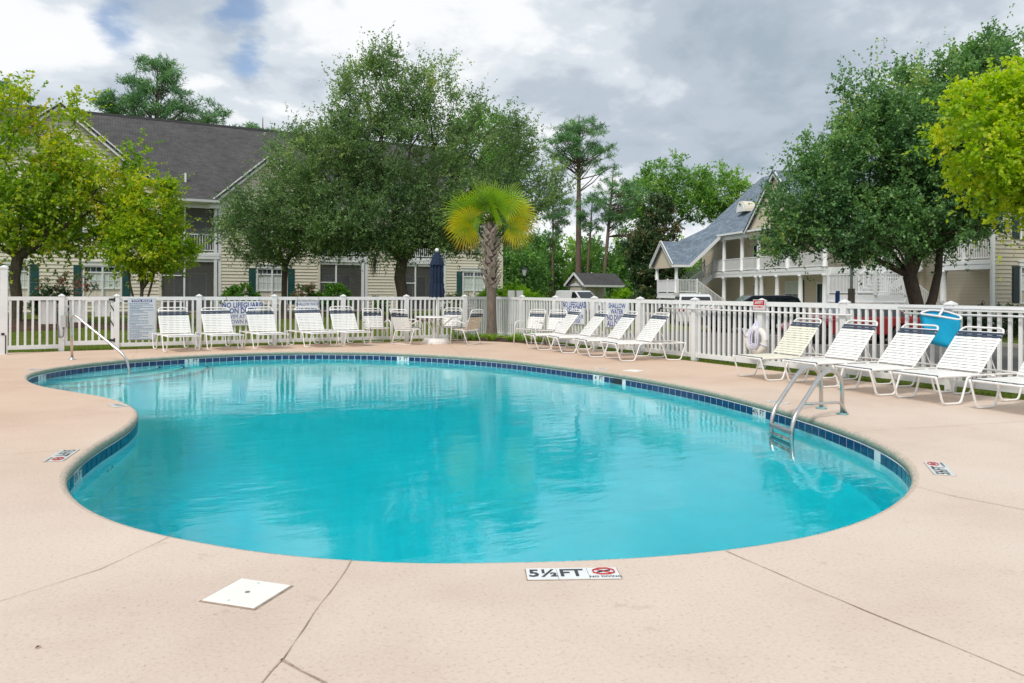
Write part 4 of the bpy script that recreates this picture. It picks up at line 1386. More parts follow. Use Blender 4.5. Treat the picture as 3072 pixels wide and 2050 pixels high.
pleated([(0.19, 1.25), (0.185, 1.40), (0.165, 1.60), (0.15, 1.70), (0.16, 1.85), (0.165, 2.0), (0.15, 2.14), (0.11, 2.3)]).build('canopy', 'navy', um, True)
pleated([(0.205, 2.12), (0.17, 2.20), (0.115, 2.34), (0.07, 2.43), (0.025, 2.475)], depth=0.14).build('vent_flounce', 'navy', um, True)
MB().tube([(0.165 * math.cos(a), 0.165 * math.sin(a), 1.70 + 0.03 * math.cos(a)) for a in np.linspace(0, 2 * math.pi, 24, endpoint=False)], 0.013, 6, True).tube([(0.165, -0.02, 1.69), (0.185, -0.05, 1.6), (0.18, -0.04, 1.52)], 0.012, 5).build('tie', 'navy', um, True)

# ---------------------------------------------------------------- safety gear on the right fence
rg = thing('life_ring', 'white life ring with looped pale rope hanging under the safety sign', 'life ring', (-0.17, -10.16, 0.53))
R0, r0 = 0.205, 0.065
m = MB()
for i in range(32):
    a = 2 * math.pi * i / 32
    for k in range(12):
        b = 2 * math.pi * k / 12
        rr = R0 + r0 * math.cos(b)
        m.v.append((r0 * 0.8 * math.sin(b), rr * math.cos(a), rr * math.sin(a)))
for i in range(32):
    for k in range(12):
        m.f.append((i * 12 + k, i * 12 + (k + 1) % 12, ((i + 1) % 32) * 12 + (k + 1) % 12, ((i + 1) % 32) * 12 + k))
m.build('ring', 'ring', rg, True)
for k in range(4):
    a = RAD(20 + 90 * k)
    p = [(0.068 * 0.8 * math.sin(b) * 1.12, (R0 + 0.07 * math.cos(b)) * math.cos(a), (R0 + 0.07 * math.cos(b)) * math.sin(a)) for b in np.linspace(0, 2 * math.pi, 14, endpoint=False)]
    MB().tube(p, 0.012, 6, True).build('band', 'rope', rg, True)
random.seed(5)
for k in range(7):
    w = random.uniform(0.05, 0.13)
    dz = random.uniform(-0.05, 0.05)
    x = -0.055 - 0.012 * k * 0.6
    pts = fillet([(0.02, 0.0, 0.36), (x, -w, 0.12 + dz), (x, -w * 0.8, -0.12 + dz), (x, w * 0.8, -0.12 + dz), (x, w, 0.12 + dz), (0.02, 0.02, 0.36)], 0.12, 5)
    MB().tube(pts, 0.012, 6).build('rope_loop', 'rope', rg, True)
for sy, pts in ((1, [(0, 0.20, 0.18), (-0.03, 0.33, 0.22), (-0.02, 0.26, 0.02)]), (-1, [(0, -0.2, 0.16), (-0.02, -0.32, 0.05), (-0.04, -0.22, -0.02)])):
    MB().tube(fillet(pts, 0.05, 4), 0.009, 6).build('rope_tail', 'rope', rg, True)
for y0, y1, z0, z1, r, lab in ((-7.38, -12.15, 1.075, 1.055, 0.016, 'thin white pole hooked along the fence behind the life ring'),
                               (-13.0, -17.6, 1.205, 1.21, 0.019, 'thick pale pole lying along the top rail above the net'),
                               (-13.1, -17.4, 1.115, 1.115, 0.016, 'lower pale pole along the fence behind the blue net')):
    p = tag(MB().tube([(-0.085, y0, z0), (-0.085, y1, z1)], r, 10).build('pool_pole', 'vinyl', smooth=True), lab, 'pole', 'poles hung on the right fence')
    if y0 == -7.38:
        MB().tube(fillet([(-0.085, y0, z0), (-0.085, y0 + 0.12, z0 - 0.01), (-0.085, y0 + 0.14, z0 - 0.10)], 0.04, 4), 0.02, 8).build('hook', 'black', p, True)
net = thing('leaf_net', 'bright blue leaf net on a white frame hanging on the right fence', 'leaf net', (-0.17, -13.78, 0))
fr = [(0.03, 0.24, 1.175), (-0.06, 0.34, 1.12), (-0.09, 0.0, 1.09), (-0.06, -0.30, 1.045), (0.03, -0.24, 1.10), (0.06, 0.0, 1.16)]
MB().tube(fillet(fr, 0.06, 4, True), 0.016, 8, True).build('frame', 'vinyl', net, True)
MB().tube(fillet([(0.06, 0.05, 1.2), (-0.02, 0.0, 1.17), (-0.085, 0.02, 1.095)], 0.05, 4), 0.018, 8).build('neck', 'vinyl', net, True)
m = MB()
rows = [([p[0] for p in fr], [p[1] for p in fr], [p[2] for p in fr])]
nl = 6
for j in range(nl + 1):
    t = j / nl
    for k in range(24):
        a = k / 24 * 6
        i0, i1, f = int(a) % 6, (int(a) + 1) % 6, a - int(a)
        px = fr[i0][0] * (1 - f) + fr[i1][0] * f
        py = fr[i0][1] * (1 - f) + fr[i1][1] * f
        pz = fr[i0][2] * (1 - f) + fr[i1][2] * f
        bot = 0.72 - 0.15 * (0.5 - py)
        sag = 0.012 * math.sin(7 * py + 5 * t)
        m.v.append((px * (1 - 0.55 * t) + sag - 0.02 * t, py * (1 - 0.18 * t) - 0.03 * t, pz * (1 - t) + bot * t))
for j in range(nl):
    for k in range(24):
        m.f.append((j * 24 + k, j * 24 + (k + 1) % 24, (j + 1) * 24 + (k + 1) % 24, (j + 1) * 24 + k))
m.f.append(tuple(nl * 24 + k for k in range(24)))
m.build('net_bag', 'pool_blue', net, True)


# ---------------------------------------------------------------- buildings: shared pieces
def lap_boards(parent, x0, x1, z0, z1, y, holes=(), mat='siding', course=0.19, clip=None, axis='y', flip=-1):
    """lap siding board by board; holes = [(xa, xb, za, zb)], clip(z) -> (xa, xb) limits the course; faces -axis"""
    z = z0
    while z < z1 - 0.02:
        zt = min(z + course, z1)
        spans = [(x0, x1, x0, x1)]
        if clip:
            a, b = clip(z), clip(zt)
            if a[1] - a[0] < 0.1:
                break
            spans = [(a[0], a[1], b[0], max(b[1], b[0] + 0.01))]
        zc = (z + zt) / 2
        for (ha, hb, hz0, hz1) in holes:
            if hz0 < zc < hz1:
                new = []
                for (a, b, c, d) in spans:
                    if hb <= a or ha >= b:
                        new.append((a, b, c, d))
                        continue
                    if ha > a:
                        new.append((a, ha, c, ha))
                    if hb < b:
                        new.append((hb, b, hb, d))
                spans = new
        for (a, b, c, d) in spans:
            if b - a < 0.03:
                continue
            f0, f1 = y + flip * 0.046, y + flip * 0.008
            q = [(a, f0, z), (b, f0, z), (b, y, z), (a, y, z)], [(c, f1, zt), (d, f1, zt), (d, y, zt), (c, y, zt)]
            if axis == 'x':
                q = [[(p[1], p[0], p[2]) for p in r] for r in q]
            MB().hexa(*q).build('siding_board', mat, parent)
        z = zt


def roof_sheet(name, quad, mat, parent, th=0.14):
    """one roof slope: quad = eave-left, eave-right, ridge-right, ridge-left; UV in metres"""
    q = [Vector(p) for p in quad]
    nrm = (q[1] - q[0]).cross(q[3] - q[0]).normalized()
    if nrm.z < 0:
        nrm = -nrm
    lo = [p - nrm * th for p in q]
    me = bpy.data.meshes.new(name)
    me.from_pydata([tuple(p) for p in q + lo], [], [(0, 1, 2, 3), (7, 6, 5, 4), (0, 4, 5, 1), (1, 5, 6, 2), (2, 6, 7, 3), (3, 7, 4, 0)])
    uv = me.uv_layers.new(name='UVMap')
    u = (q[1] - q[0]).normalized()
    w = nrm.cross(u)
    for lp_ in me.loops:
        p = Vector(me.vertices[lp_.vertex_index].co) - q[0]
        uv.data[lp_.index].uv = (p.dot(u), p.dot(w))
    me.materials.append(MT[mat])
    return link(name, me, parent)


def bar(parent, name, a, b, w, h, mat='trim'):
    """a board of section w x h from a to b (h is measured up)"""
    a, b = Vector(a), Vector(b)
    d = (b - a).normalized()
    side = d.cross(Vector((0, 0, 1)))
    side = side.normalized() * w / 2 if side.length > 1e-4 else Vector((w / 2, 0, 0))
    up = side.cross(d).normalized() * h / 2
    return MB().hexa([a - side - up, b - side - up, b + side - up, a + side - up], [a - side + up, b - side + up, b + side + up, a + side + up]).build(name, mat, parent)


def window(parent, x0, x1, z0, z1, y, lights=2, transom=True, shutter='shutter', head=True, grid=(3, 2)):
    """twin double-hung window facing -Y with blinds, muntins, shutters and a header"""
    w = link('window', None, parent)
    fr = MB()
    t = 0.075
    fr.box(x0, x0 + t, y - 0.06, y, z0, z1).box(x1 - t, x1, y - 0.06, y, z0, z1).box(x0, x1, y - 0.062, y, z1 - t, z1).box(x0 - 0.04, x1 + 0.04, y - 0.08, y, z0 - 0.06, z0)
    zt = z1 - t - 0.28 if transom else z1 - t
    zm = z0 + (zt - z0) * 0.44
    if transom:
        fr.box(x0 + t, x1 - t, y - 0.058, y, zt - 0.035, zt + 0.035)
    lw = (x1 - x0 - 2 * t) / lights
    for k in range(1, lights):
        xc = x0 + t + lw * k
        fr.box(xc - 0.045, xc + 0.045, y - 0.064, y, z0, z1 - t)
    fr.box(x0 + t, x1 - t, y - 0.05, y, zm - 0.03, zm + 0.03)
    fr.build('frame', 'trim', w)
    for k in range(lights):
        a, b = x0 + t + lw * k + 0.04, x0 + t + lw * (k + 1) - 0.04
        MB().box(a, b, y + 0.005, y + 0.02, z0, zm).build('pane', 'pane', w)
        MB().box(a, b, y - 0.012, y + 0.02, zm, zt - 0.03).build('blind', 'blind', w)
        mm = MB()
        for i in range(1, grid[0]):
            xc = a + (b - a) * i / grid[0]
            mm.box(xc - 0.011, xc + 0.011, y - 0.03, y - 0.014, zm + 0.03, zt - 0.03)
            mm.box(xc - 0.009, xc + 0.009, y - 0.012, y + 0.004, z0, zm - 0.03)
        for i in range(1, grid[1]):
            zc = zm + (zt - zm) * i / grid[1]
            mm.box(a, b, y - 0.028, y - 0.014, zc - 0.01, zc + 0.01)
        o = mm.build('muntin', 'trim', w)
        if transom:
            MB().box(a, b, y, y + 0.02, zt + 0.03, z1 - t).build('pane', 'pane', w)
            mm = MB()
            for i in range(1, 3):
                xc = a + (b - a) * i / 3
                mm.box(xc - 0.011, xc + 0.011, y - 0.02, y - 0.002, zt + 0.03, z1 - t)
            mm.build('muntin', 'trim', w)
        sl = MB()
        n_s = int((zm - z0) / 0.06)
        for i in range(n_s):
            zz = z0 + 0.03 + i * 0.06
            sl.add([(a, y + 0.004, zz), (b, y + 0.004, zz), (b, y + 0.0045, zz + 0.035), (a, y + 0.0045, zz + 0.035)], [(0, 1, 2, 3)])
        so = sl.build('blind_slat', 'curtain', w)
        so['kind'] = 'stuff'
    if head:
        MB().box(x0 - 0.08, x1 + 0.08, y - 0.09, y, z1, z1 + 0.20).box(x0 - 0.12, x1 + 0.12, y - 0.13, y, z1 + 0.20, z1 + 0.26).build('header', 'trim', w)
    if shutter:
        for a, b in ((x0 - 0.42, x0 - 0.04), (x1 + 0.04, x1 + 0.42)):
            s_ = MB()
            s_.box(a, b, y - 0.045, y - 0.005, z0 - 0.02, z1)
            s_.box(a + 0.05, b - 0.05, y - 0.056, y - 0.045, z0 + 0.06, (z0 + z1) / 2 - 0.05).box(a + 0.05, b - 0.05, y - 0.056, y - 0.045, (z0 + z1) / 2 + 0.04, z1 - 0.07)
            s_.build('shutter', shutter, w)
    return w


def railing(parent, x0, x1, z, y, h=1.0, pitch=0.13, axis='x', mat='trim', bal=0.02, posts=()):
    """straight railing along x (at y) or along y (at x = y)"""
    r = link('railing', None, parent)

    def bx(m, a0, a1, b0, b1, z0, z1):
        return m.box(a0, a1, b0, b1, z0, z1) if axis == 'x' else m.box(b0, b1, a0, a1, z0, z1)
    bx(MB(), x0, x1, y - 0.035, y + 0.035, z + h - 0.06, z + h).build('top_rail', mat, r)
    bx(MB(), x0, x1, y - 0.03, y + 0.03, z + 0.08, z + 0.14).build('bottom_rail', mat, r)
    m = MB()
    n = max(1, int((x1 - x0) / pitch))
    for k in range(1, n):
        xc = x0 + (x1 - x0) * k / n
        bx(m, xc - bal, xc + bal, y - bal, y + bal, z + 0.14, z + h - 0.06)
    o = m.build('baluster', mat, r)
    o['kind'] = 'stuff'
    for p in posts:
        bx(MB(), p - 0.06, p + 0.06, y - 0.06, y + 0.06, z - 0.02, z + h + 0.08).build('post', mat, r)
    return r


# ---------------------------------------------------------------- the cream apartment house behind the lawn
H1 = thing('apartment_house', 'cream sided apartment house with charcoal roof and screened porches', 'building', (0, 0, 0))
FY, SL, EV = 26.0, 0.24, 6.45


def gable_clip(xc, half, ze, zp, x0, x1):
    def f(z):
        if z <= ze:
            return (x0, x1)
        k = half * (zp - z) / (zp - ze)
        return (max(x0, xc - k), min(x1, xc + k))
    return f


wall_specs = [(-17.3, -7.49, (-12.24, 5.2, 6.5, 10.9), [(-14.61 - 0.45, -13.55, 0.75, 2.70), (-11.63, -8.94, 0.75, 2.70), (-15.1, -13.2, 3.9, 5.9), (-11.6, -9.0, 3.9, 5.9)]),
              (-4.38, 1.27, (-1.71, 2.95, 6.45, 9.06), [(-2.80, -0.17, 0.62, 2.72), (-2.80, -0.17, 3.9, 5.8)]),
              (4.25, 6.16, None, []),
              (9.57, 13.81, (11.7, 2.3, 6.45, 8.5), [(10.42, 12.95, 0.70, 2.78), (10.42, 12.95, 3.9, 5.8)])]
for x0, x1, g, holes in wall_specs:
    top = g[3] - 0.05 if g else EV - 0.05
    wall = MB()
    poly = [(x0, SL - 0.5), (x1, SL - 0.5), (x1, min(EV, top)), (x0, min(EV, top))]
    if g:
        poly = [(x0, SL - 0.5), (x1, SL - 0.5), (x1, g[2]), (g[0], g[3] - 0.1), (x0, g[2])]
    wall.prism(poly, FY + 0.001, FY + 0.25, 'y')
    wo = wall.build('wall', 'siding', H1)
    lap_boards(wo, x0, x1, SL - 0.02, top, FY, holes, 'siding', 0.19, gable_clip(g[0], g[1], g[2], g[3], x0, x1) if g else None)
    MB().box(x0, x1, FY - 0.02, FY + 0.25, SL - 0.3, SL - 0.02).build('foundation', 'slab', wo)
    for xc in (x0, x1):
        MB().box(xc - 0.07, xc + 0.07, FY - 0.045, FY + 0.05, SL, EV - 0.05).build('corner_board', 'trim' if xc != x1 else 'siding', wo)
    if g:
        for sgn in (-1, 1):
            xe = g[0] + sgn * (g[1] + 0.35)
            k = (g[3] - g[2]) / g[1]
            ze = g[3] + 0.12 - k * (g[1] + 0.35)
            bar(wo, 'rake_board', (xe, FY - 0.33, ze - 0.08), (g[0], FY - 0.33, g[3] + 0.04), 0.05, 0.30)
            roof_sheet('gable_roof', [(xe, FY - 0.40, ze + 0.02), (xe, FY + 6.0, ze + 0.02), (g[0], FY + 6.0, g[3] + 0.14), (g[0], FY - 0.40, g[3] + 0.14)], 'roof', H1, 0.1)
            MB().hexa([(min(xe, xe - sgn * 0.5), FY - 0.32, ze - 0.26), (max(xe, xe - sgn * 0.5), FY - 0.32, ze - 0.26), (max(xe, xe - sgn * 0.5), FY, ze - 0.26), (min(xe, xe - sgn * 0.5), FY, ze - 0.26)],
                      [(min(xe, xe - sgn * 0.5), FY - 0.32, ze - 0.02), (max(xe, xe - sgn * 0.5), FY - 0.32, ze - 0.02), (max(xe, xe - sgn * 0.5), FY, ze - 0.02), (min(xe, xe - sgn * 0.5), FY, ze - 0.02)]).build('eave_return', 'trim', wo)
# gable vent of the left bay
vent = link('gable_vent', None, H1)
MB().prism([(-13.0, 9.2), (-11.48, 9.2), (-12.24, 9.95)], FY - 0.07, FY - 0.03, 'y').build('vent_frame', 'trim', vent)
for k in range(4):
    z = 9.26 + k * 0.14
    hw = 0.66 - k * 0.14
    MB().hexa([(-12.24 - hw, FY - 0.11, z), (-12.24 + hw, FY - 0.11, z), (-12.24 + hw, FY - 0.075, z), (-12.24 - hw, FY - 0.075, z)],
              [(-12.24 - hw, FY - 0.085, z + 0.07), (-12.24 + hw, FY - 0.085, z + 0.07), (-12.24 + hw, FY - 0.075, z + 0.07), (-12.24 - hw, FY - 0.075, z + 0.07)]).build('slat', 'trim', vent)
for x0, x1, z0, z1 in ((-14.61, -13.59, 0.78, 2.66), (-11.21, -9.36, 0.78, 2.66), (-2.38, -0.59, 0.62, 2.68), (10.85, 12.51, 0.72, 2.72),
                       (-2.38, -0.59, 4.0, 5.75), (-11.21, -9.36, 4.0, 5.75), (-15.0, -13.4, 4.0, 5.75), (10.85, 12.51, 4.0, 5.75)):
    window(H1, x0, x1, z0, z1, FY, 2, True, 'shutter')
# recessed porches, two storeys each
for k, (x0, x1) in enumerate(((-7.49, -4.38), (1.27, 4.25), (6.16, 9.57))):
    pc = link('porch', None, H1)
    MB().box(x0, x1, FY + 2.0, FY + 2.2, SL, EV).build('porch_wall', 'lap', pc)
    MB().box(x0 - 0.01, x0 + 0.1, FY + 0.25, FY + 2.0, SL, EV).box(x1 - 0.1, x1 + 0.01, FY + 0.25, FY + 2.0, SL, EV).build('porch_side', 'lap', pc)
    MB().box(x0, x1, FY - 0.25, FY + 2.0, SL - 0.28, SL - 0.02).build('patio_slab', 'slab', pc)
    MB().box(x0 + 0.03, x1 - 0.03, FY - 0.06, FY + 2.0, 3.12, 3.52).build('floor', 'trim', pc)
    for z in (3.20, 3.36):
        MB().box(x0 + 0.03, x1 - 0.03, FY - 0.085, FY - 0.06, z - 0.05, z + 0.08).build('fascia_board', 'trim', pc)
    MB().box(x0, x1, FY - 0.05, FY + 0.2, 6.0, 6.40).build('beam', 'trim', pc)
    MB().box(x0, x1, FY - 0.02, FY + 0.15, 2.98, 3.12).build('beam', 'trim', pc)
    railing(pc, x0 + 0.1, x1 - 0.1, 3.52, FY + 0.0, 1.03, 0.135, 'x', 'trim', 0.016)
    split = x0 + (x1 - x0) * (0.40 if k != 1 else 0.36)
    for zl, zh in ((SL, 2.98), (3.52, 6.0)):
        for xc in (x0 + 0.06, split, x1 - 0.06):
            MB().box(xc - 0.045, xc + 0.045, FY - 0.0, FY + 0.09, zl, zh).build('screen_post', 'trim', pc)
        MB().box(x0 + 0.1, x1 - 0.1, FY + 0.04, FY + 0.044, zl, zh).build('insect_screen', 'screen', pc)
        d = link('sliding_door', None, pc)
        dx0, dx1 = x0 + (x1 - x0) * 0.30, x0 + (x1 - x0) * 0.84
        MB().box(dx0 - 0.07, dx0, FY + 1.93, FY + 2.0, zl, zl + 2.15).box(dx1, dx1 + 0.07, FY + 1.93, FY + 2.0, zl, zl + 2.15).box(dx0, dx1, FY + 1.93, FY + 2.0, zl + 2.08, zl + 2.15).box((dx0 + dx1) / 2 - 0.04, (dx0 + dx1) / 2 + 0.04, FY + 1.94, FY + 1.99, zl, zl + 2.08).build('frame', 'trim', d)
        MB().box(dx0, dx1, FY + 1.97, FY + 1.985, zl, zl + 2.08).build('pane', 'curtain' if k == 0 else 'door_glass', d)
    if k == 0:
        bar(pc, 'screen_rail', (x0 + 0.1, FY + 0.04, 0.75), (split, FY + 0.04, 0.75), 0.06, 0.06)
        bar(pc, 'screen_rail', (x0 + 0.1, FY + 0.04, 2.2), (split, FY + 0.04, 2.2), 0.06, 0.06)
    else:
        bar(pc, 'screen_rail', (x0 + 0.1, FY + 0.04, 1.9), (split, FY + 0.04, 1.9), 0.06, 0.06)
    MB().box(x1 - 0.32, x1 - 0.16, FY - 0.07, FY + 0.01, SL, EV - 0.1).build('downspout', 'trim', pc)
# main roof, gutter, ridge and a vent pipe
RK = (12.15 - 6.55) / 7.5
for x0, x1, yo in ((-17.6, -7.3, 0.3), (-7.3, -4.5, -0.5), (-4.5, 1.25, 0.3), (1.25, 9.5, -0.5), (9.5, 14.2, 0.3)):
    zo = 12.15 - (7.0 - yo) * (12.15 - 6.42) / 7.5
    roof_sheet('main_roof', [(x0, FY + yo, zo), (x1, FY + yo, zo), (x1, FY + 7.0, 12.15), (x0, FY + 7.0, 12.15)], 'roof', H1)
roof_sheet('main_roof', [(14.2, FY + 14.5, 6.42), (-17.6, FY + 14.5, 6.42), (-17.6, FY + 7.0, 12.15), (14.2, FY + 7.0, 12.15)], 'roof', H1)
MB().prism([(FY + 6.8, 12.02), (FY + 7.0, 12.2), (FY + 7.2, 12.02)], -17.6, 14.2, 'x').build('ridge_cap', 'roof', H1)
for x0, x1 in ((-7.2, -4.5), (1.3, 9.4)):
    MB().prism([(FY - 0.62, 6.30), (FY - 0.50, 6.28), (FY - 0.50, 6.43), (FY - 0.64, 6.43)], x0, x1, 'x').build('gutter', 'trim', H1)
    MB().box(x0, x1, FY - 0.5, FY, 6.26, 6.30).build('soffit', 'trim', H1)
MB().tube([(-6.1, FY + 1.0, 7.2), (-6.1, FY + 1.0, 8.05)], 0.06, 10).build('vent_pipe', 'trim', H1)
MB().prism([(FY + 14.0, SL), (FY + 0.25, SL), (FY + 0.25, 6.4), (FY + 7.0, 11.9), (FY + 14.0, 6.4)], 13.6, 13.8, 'x').build('end_wall', 'siding', H1)
MB().prism([(FY + 14.0, SL), (FY + 0.25, SL), (FY + 0.25, 6.4), (FY + 7.0, 11.9), (FY + 14.0, 6.4)], -17.3, -17.1, 'x').build('end_wall', 'siding', H1)
MB().box(-17.1, 13.6, FY + 13.8, FY + 14.0, SL, 6.4).build('rear_wall', 'siding', H1)

# ---------------------------------------------------------------- the tan apartment house beyond the car park
# its own frame: x away from the pool, y along the front, origin at the near front corner
H2 = thing('apartment_house', 'tan apartment house with blue grey roof, white columns and stairs', 'building', (25.7, 0.0, 0.0), RAD(-17.5))
G0, D1, E2 = -0.1, 3.03, 6.0


def column(parent, x, y, z0, z1, r=0.17):
    m = MB()
    m.lathe([(r * 1.25, 0), (r * 1.25, 0.08), (r, 0.12), (r * 0.92, (z1 - z0) * 0.6), (r * 0.82, z1 - z0 - 0.16), (r * 1.05, z1 - z0 - 0.12), (r * 1.2, z1 - z0 - 0.06), (r * 1.2, z1 - z0)], 16, (x, y, z0))
    return m.build('column', 'trim', parent, True)


MB().box(2.0, 2.2, 7.0, 35.0, G0 - 0.4, E2).build('front_wall', 'lap2', H2)
MB().box(2.0, 2.2, 0.2, 3.6, G0, E2 + 1.6).build('front_wall', 'lap2', H2)
MB().box(2.2, 2.3, 3.6, 7.0, G0, E2 + 1.6).build('front_wall', 'lap2', H2)
MB().box(2.2, 12.0, 34.8, 35.0, G0 - 0.4, E2).build('end_wall', 'lap2', H2)
ew = MB().prism([(0.0, G0), (12.0, G0), (12.0, E2), (6.0, 11.3), (0.0, E2)], 0.0, 0.2, 'y').build('near_end_wall', 'siding2', H2)
lap_boards(ew, 0.06, 6.0, G0, E2, 0.0, [(0.98, 3.0, 0.95, 2.75), (0.98, 3.0, 3.95, 5.75)], 'siding2', 0.19)
MB().box(-0.08, 0.07, -0.05, 0.08, G0, E2).build('corner_board', 'trim', ew)
for z0 in (1.0, 4.0):
    window(H2, 1.45, 2.9, z0, z0 + 1.7, 0.0, 1, True, 'shutter2', True)
# porch decks, beams, columns and railings
MB().box(-0.1, 2.0, 13.0, 29.0, D1 - 0.44, D1).build('porch_deck', 'trim', H2)
MB().box(-0.12, -0.1, 13.0, 29.0, D1 - 0.20, D1 - 0.02).build('fascia_board', 'trim', H2)
MB().box(-0.1, 2.0, 0.05, 3.55, D1 - 0.47, D1 - 0.03).build('porch_deck', 'trim', H2)
MB().box(-0.12, -0.1, 0.05, 3.55, D1 - 0.22, D1 - 0.05).build('fascia_board', 'trim', H2)
MB().box(0.3, 2.0, 7.0, 13.0, D1 - 0.44, D1 - 0.02).build('porch_deck', 'trim', H2)
MB().box(-0.15, 0.15, 13.0, 29.0, 5.55, 5.95).build('beam', 'trim', H2)
MB().box(-0.15, 2.0, 7.0, 31.0, 5.951, 6.0).build('porch_ceiling', 'trim', H2)
MB().box(-0.3, 2.2, -0.1, 31.2, G0 - 0.4, G0).build('plinth', 'slab', H2)
for y in (26.75, 23.8, 21.6, 20.9, 18.77, 15.87, 13.15):
    column(H2, 0.02, y, G0, D1 - 0.44)
for y in (26.75, 23.8, 21.3, 17.4, 13.15):
    column(H2, 0.02, y, D1, 5.55, 0.16)
column(H2, 0.02, 3.1, G0, D1 - 0.47)
column(H2, 0.02, 3.1, D1 - 0.03, 5.6, 0.16)
MB().box(-0.15, 0.15, 0.05, 3.55, 5.6, 6.0).build('beam', 'trim', H2)
railing(H2, 13.2, 28.9, D1, -0.02, 1.0, 0.14, 'y', 'trim', 0.018, (28.5,))
railing(H2, 0.1, 3.5, D1 - 0.03, -0.02, 1.0, 0.14, 'y', 'trim', 0.022, (1.75,))
for y, z in ((25.0, G0), (16.4, G0), (25.0, D1), (22.0, D1), (16.4, D1)):
    d = link('door', None, H2)
    MB().box(1.93, 2.0, y - 0.62, y + 0.62, z, z + 2.25).build('frame', 'trim', d)
    MB().box(1.90, 1.93, y - 0.45, y + 0.10, z + 0.05, z + 2.1).build('leaf', 'shutter2', d)
    MB().box(1.90, 1.93, y + 0.16, y + 0.48, z + 0.3, z + 2.1).build('sidelight', 'pane', d)
    l = link('wall_lantern', None, H2)
    MB().lathe([(0.03, 0), (0.10, 0.06), (0.13, 0.26), (0.05, 0.34), (0.015, 0.42)], 8, (1.78, y - 0.95, z + 1.75)).tube([(1.78, y - 0.95, z + 2.15), (1.9, y - 0.95, z + 2.25), (2.0, y - 0.95, z + 2.1)], 0.02, 5).build('lantern', 'black', l)
for y in (20.0,):
    w = link('window', None, H2)
    MB().box(1.93, 2.0, y - 0.95, y + 0.95, G0 + 0.6, G0 + 2.35).build('frame', 'trim', w)
    for s0, s1 in ((-0.85, -0.04), (0.04, 0.85)):
        MB().box(1.915, 1.93, y + s0, y + s1, G0 + 0.7, G0 + 1.4).build('pane', 'pane', w)
        MB().box(1.915, 1.93, y + s0, y + s1, G0 + 1.46, G0 + 2.25).build('blind', 'blind', w)
    MB().box(1.92, 2.0, y - 1.4, y - 0.98, G0 + 0.55, G0 + 2.4).build('shutter', 'shutter2', w)


def stair(y0, y1, label_mat='trim'):
    """landing thrown out to the front with an upper flight back to the deck and a lower flight to the ground"""
    s = link('stair', None, H2)
    zl = 1.32
    MB().box(-4.05, -2.3, y0, y1, zl - 0.34, zl).build('landing', 'trim', s)
    MB().box(-4.12, -2.25, y0 - 0.05, y1 + 0.05, zl - 0.42, zl - 0.34).build('landing_skirt', 'trim', s)
    for x, y in ((-3.9, y0 + 0.15), (-3.9, y1 - 0.15), (-2.45, y0 + 0.15)):
        MB().box(x - 0.08, x + 0.08, y - 0.08, y + 0.08, G0 - 0.4, zl - 0.42).build('pier', 'trim', s)
    ym = (y0 + y1) / 2
    for nm, ya, yb, xa, za, xb, zb in (('upper_flight', ym + 0.1, y1, -2.3, zl, 0.2, D1), ('lower_flight', y0, ym - 0.1, -2.3, zl, -0.2, G0)):
        f = link(nm, None, s)
        st = MB()
        n = 9
        for k in range(n):
            x0_, x1_ = xa + (xb - xa) * k / n, xa + (xb - xa) * (k + 1) / n
            zz = za + (zb - za) * (k + (1 if zb > za else 0)) / n
            st.box(x0_, x1_, ya, yb, zz - 0.05, zz)
        st.build('treads', 'trim', f)['kind'] = 'stuff'
        for yy in (ya, yb):
            bar(f, 'stringer', (xa, yy, za - 0.18), (xb, yy, zb - 0.18), 0.05, 0.36)
            bar(f, 'handrail', (xa, yy, za + 0.98), (xb, yy, zb + 0.98), 0.06, 0.07)
            b = MB()
            for k in range(1, 18):
                t = k / 18
                x, z = xa + (xb - xa) * t, za + (zb - za) * t
                b.box(x - 0.018, x + 0.018, yy - 0.018, yy + 0.018, z, z + 0.95)
            b.build('baluster', 'trim', f)['kind'] = 'stuff'
            MB().box(xb - 0.05, xb + 0.05, yy - 0.05, yy + 0.05, zb - 0.1, zb + 1.15).build('newel', 'trim', f)
    railing(s, y0, y1, zl, -4.0, 1.08, 0.12, 'y', 'trim', 0.018, (y0, (y0 + y1) / 2, y1))
    railing(s, -4.0, -2.35, zl, y0 + 0.03, 1.08, 0.12, 'x', 'trim', 0.018, (-2.35,))
    return s


stair(26.6, 30.7)
stair(2.9, 6.75)
# gabled roof over the far stair, climbing to the main eave
gy0, gy1, gz, gp_ = 26.7, 31.5, 3.6, 5.55
gc = (gy0 + gy1) / 2
gw = MB().prism([(gy0 + 0.3, gz - 0.25), (gy1 - 0.3, gz - 0.25), (gy1 - 0.3, gz + 0.05), (gc, gp_ - 0.25), (gy0 + 0.3, gz + 0.05)], -4.15, -4.0, 'x').build('stair_gable', 'lap2', H2)
for sgn, ye in ((-1, gy0), (1, gy1)):
    bar(gw, 'rake_board', (-4.42, ye, gz - 0.08), (-4.42, gc, gp_ - 0.06), 0.06, 0.30)
    roof_sheet('stair_roof', [(-4.45, ye, gz), (-2.9, ye, gz), (-2.9, gc, gp_), (-4.45, gc, gp_)], 'roof2', H2, 0.10)
    roof_sheet('stair_roof', [(-2.9, ye, gz), (-0.25, ye, 6.02), (1.6, gc, 7.7), (-2.9, gc, gp_)], 'roof2', H2, 0.10)
    bar(gw, 'eave_board', (-4.45, ye, gz - 0.12), (-2.9, ye, gz - 0.12), 0.05, 0.2)
    bar(gw, 'eave_board', (-2.9, ye, gz - 0.12), (-0.25, ye, 5.90), 0.05, 0.24)
for y in (27.0, 31.0):
    column(H2, -3.95, y, 2.4 if y > 30 else 1.3, gz - 0.2, 0.15)
